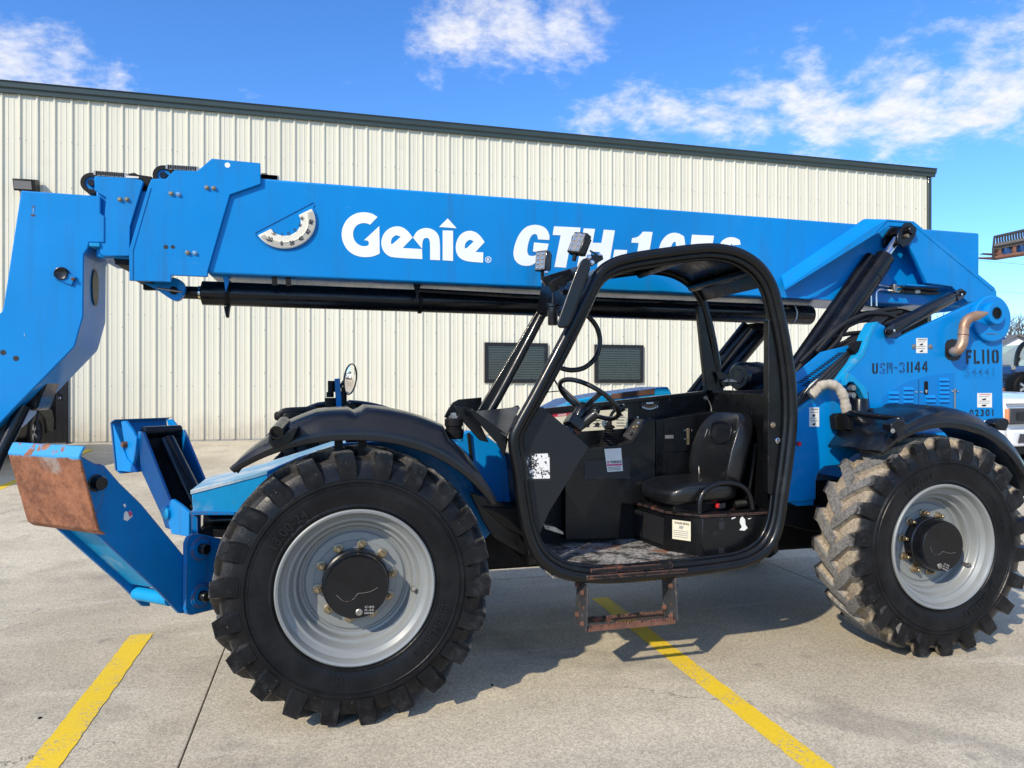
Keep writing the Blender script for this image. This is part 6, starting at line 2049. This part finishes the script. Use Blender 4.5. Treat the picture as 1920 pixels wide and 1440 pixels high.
MB().prism([Q(-.01, s, z) for s, z in ((0.02, .40), (W - .02, .40), (W - .02, .66), (0.02, .66))], h_ * .10).build('bumper', M['white_car'], pk, .04)
for s0 in (.14, W - .44):
    MB().prism([Q(-.113, s, z) for s, z in ((s0, .46), (s0 + .32, .46), (s0 + .34, .58), (s0 + .05, .60))], h_ * .005).build('fog_lamp', M['dark_grey'], pk, .003)
MB().prism([Q(-.02, s, z) for s, z in ((.05, .28), (W - .05, .28), (W - .05, .39), (.05, .39))], h_ * .06).build('air_dam', M['black_matt'], pk, .01)
MB().prism([Q(-.013, s, z) for s, z in ((.02, 1.045), (W - .02, 1.045), (W - .02, 1.06), (.02, 1.06))], h_ * .03).build('hood_gap', M['dark_grey'], pk, .002)

# black car by the glass door, seen under the boom head
c2 = Vector((-6.95, 15.15, 0))
car, Q2, W2, _, _ = vehicle('parked_car', 'black car parked nose to the wall beside the glass door', 'car', Vector((-4.98, 15.2, 0)), (0, 1, 0), M['black_car'], 'car')
MB().prism([Q2(.02, s, z) for s, z in ((.1, .34), (W2 - .1, .34), (W2 - .1, .46), (.1, .46))], (0, .03, 0)).build('bumper_strip', M['silver_trim'], car, .004)

# second telehandler in the distance, its boom raised with a pallet fork
d2 = ray(1920, 724)
S = 24.0
B2 = Vector((d2.x, d2.y, 0)).normalized() * S
rx = Vector((CA, -SA, 0))                      # to the right as the photograph sees it
fy = Vector((SA, CA, 0))
K = lambda px, py, d=0.0: Vector((0, 0, EYE)) + ray(px, py) * ((S + d) / ray(px, py).length * 1.0)
B2z = gz(99)
tele = thing('telehandler', (B2.x, B2.y, B2z), 'distant blue telehandler at the right edge holding a pallet fork high', 'telehandler')
bd = MB().prism([K(x, y) for x, y in ((1895, 704), (1898, 694), (1903, 688), (1912, 686), (2010, 686), (2040, 700), (2040, 728), (1895, 728))], fy * 1.9).build('chassis', M['navy'], tele, .05)
cb = round_poly([K(x, y, .2) for x, y in ((1905, 688), (1906, 672), (1909, 659), (1915, 648), (1923, 642), (1950, 640), (1966, 642), (1970, 660), (1970, 688))], 70, 2)
MB().tube(cb, .06, 8).build('cab_frame', M['black_plastic'], tele)
MB().prism([K(x, y, .25) for x, y in ((1908, 686), (1909, 672), (1912, 660), (1918, 650), (1924, 645), (1964, 645), (1967, 686))], fy * 1.0).build('cab_glass', M['glass_green'], tele)
MB().prism([K(x, y, .2) for x, y in ((1910, 678), (1913, 676), (1914, 671), (1911, 670))], fy * .1).build('cab_mirror', M['black_plastic'], tele)
fn = [(1893, 712), (1897, 703), (1908, 697), (1922, 696), (1936, 700), (1945, 712), (1940, 712), (1932, 704), (1920, 701), (1908, 703), (1900, 711)]
MB().prism([K(x, y, -.1) for x, y in fn], fy * .5).build('fender', M['black_plastic'], tele, .01)
wc = K(1920, 726, 0)
w2 = wheel_simple(tele, wc, fy, .42, .38)
wheel_simple(tele, K(2020, 726, 0), fy, .42, .38)
MB().lathe([(0, -.02), (.05, -.02), (.07, 0)], K(1900.5, 690, -.05), fy, 12).build('head_lamp', M['lens'], tele)
# raised boom and carriage: forks reach to the left
SF = 21.0
KF = lambda px, py, d=0.0: Vector((0, 0, EYE)) + ray(px, py) * ((SF + d) / ray(px, py).length)
MB().loft([[KF(1935, 462, .2), KF(1935, 476, .2), KF(1935, 476, .6), KF(1935, 462, .6)], [K(2060, 640, 1), K(2060, 676, 1), K(2060, 676, 1.7), K(2060, 640, 1.7)]]).build('boom', M['navy'], tele, .02)
cr = MB()
top0, top1 = (1864.5, 444.5), (1960, 421)
cg = MB().tube([KF(1862.5, 486), KF(1863, 466), KF(1864.5, 444.5), KF(1920, 432), KF(1960, 423)], .035, 6).build('carriage', M['dark_grey'], tele)
bars = MB()
for k in range(19):
    t = k / 18
    xt, yt = 1869 + 92 * t, 443.5 - 21 * t
    xb0, yb0 = 1866 + 96 * t, 461 - 18 * t
    MB().tube(catmull([KF(xt, yt), KF(xt + .3, (yt + yb0) / 2 + 1), KF(xb0 + 5, yb0)], 3), .024, 5).build('guard_bar', M['dark_grey'], cg)
MB().tube([KF(1864, 462), KF(1960, 443)], .07, 6).build('cross_bar', M['dark_grey'], cg)
MB().tube([KF(1864, 466), KF(1890, 461), KF(1960, 447)], .035, 6).build('cross_bar', M['steel'], cg)
MB().tube([KF(1866, 484), KF(1890, 480), KF(1960, 470)], .06, 6).build('cross_bar', M['rust_fork'], cg)
for x0, y0, tip in ((1875, 484, (1836, 483)), (1903, 478, (1845, 475))):
    q = KF(x0, y0)
    MB().prism([KF(x0 - 3, y0 - 19), KF(x0 + 2.5, y0 - 20), KF(x0 + 3, y0 + 1), KF(x0, y0 + 2), KF(tip[0], tip[1] + .3), KF(tip[0] - 1, tip[1] - .6), KF(x0 - 3, y0 - 2.5)], fy * .14).build('fork', M['rust_fork'], cg)
for x0 in (1886, 1916, 1938):
    MB().obox(KF(x0, 471 - (x0 - 1886) * .15, .1), rx * .09, fy * .1, Vector((0, 0, .10))).build('mount', M['navy'], cg, .01)

# white house with lap siding, chimney stub, bare tree
SH = 48.0
KH = lambda px, py, d=0.0: Vector((0, 0, EYE)) + ray(px, py) * ((SH + d) / ray(px, py).length)
hb_ = KH(1930, 700)
house = thing('house', (hb_.x, hb_.y, 0.5), 'white lap-sided house with a low gable beyond the yard at the right', 'house')
MB().prism([KH(x, y) for x, y in ((1872, 735), (1872, 646), (1910, 627), (1950, 645), (1990, 664), (1990, 735))], fy * 9).build('wall', M['siding'], house)
MB().prism([KH(x, y, -.3) for x, y in ((1868, 647.5), (1910, 626.2), (1995, 665), (1995, 666.5), (1910, 628.2), (1868, 649.5))], fy * 9.6).build('roof', M['roof_grey'], house)
ch_ = MB().prism([KH(x, y, -6) for x, y in ((1880, 740), (1880, 684.5), (1894.5, 684), (1895, 740))], fy * .6).build('brick_pier', M['brick'])
tag(ch_, 'low red-brown brick pier in front of the white house', 'pier')
tw = bpy.data.objects
def bare_tree(base, height, label, seed):
    rn = random.Random(seed)
    root = thing('bare_tree', base, label, 'tree')
    trunk, crown = MB(), MB()
    def grow(p, d, L, r, depth, mb):
        q = p + d * L
        mid = p.lerp(q, .5) + Vector((rn.uniform(-1, 1), rn.uniform(-1, 1), 0)) * L * .06
        mb.tube([p, mid, q], [r, r * .85, r * .66], 5 if depth > 1 else 7)
        if depth >= 6 or r < .006:
            return
        for k in range(rn.choice((2, 3, 3))):
            nd = (d + Vector((rn.uniform(-.75, .75), rn.uniform(-.75, .75), rn.uniform(-.1, .45)))).normalized()
            grow(p.lerp(q, rn.uniform(.65, 1)), nd, L * rn.uniform(.62, .82), r * rn.uniform(.5, .66), depth + 1, crown)
    grow(Vector(base), Vector((0, 0, 1)), height * .3, height * .022, 0, trunk)
    trunk.build('trunk', M['bark'], root)
    crown.build('crown', M['bark'], root, smooth=False)
bt_ = KH(1890, 724, 14)
bare_tree((bt_.x, bt_.y, .4), 8.6, 'bare leafless tree rising behind the white house gable', 4)
bt_ = KH(1905, 724, 20)
bare_tree((bt_.x, bt_.y, .4), 7.6, 'smaller bare tree to the right behind the house roof', 9)
# bare trees seen through the gap under the boom
bt_ = KH(1735, 724, 8)
bare_tree((bt_.x, bt_.y, .4), 8.0, 'bare tree glimpsed in the gap under the slave cylinder', 12)
# overhead wires
for i, (ya, yb, xa, s, lab) in enumerate(((486, 497, 1800, 60, 'thin overhead wire just below the raised fork'), (541, 551, 1800, 62, 'thin overhead wire lower in the sky at right'))):
    KW = lambda px, py: Vector((0, 0, EYE)) + ray(px, py) * (s / ray(px, py).length)
    o = MB().tube([KW(1600, ya - 14), KW(1840, ya + 3), KW(1920, yb - 1), KW(2300, yb + 25)], .012, 4).build('overhead_wire', M['wire'])
    tag(o, lab, 'wire', 'overhead wires')
# pebbles and scraps lying on the concrete
for i, (x, y, r, lab) in enumerate(((75, 1346, .007, 'small dark pebble beside the left yellow line'), (923, 1284, .006, 'small dark pebble to the right of the front tyre'))):
    z = 0.0
    p = atz(x, y, .003)
    o = MB().sup(p, (r * 1.3, r * .2, 0), (0, r, 0), (0, 0, r * .7), .8, 9, 6).build('pebble', M['black_matt'])
    tag(o, lab, 'pebble', 'pebbles')
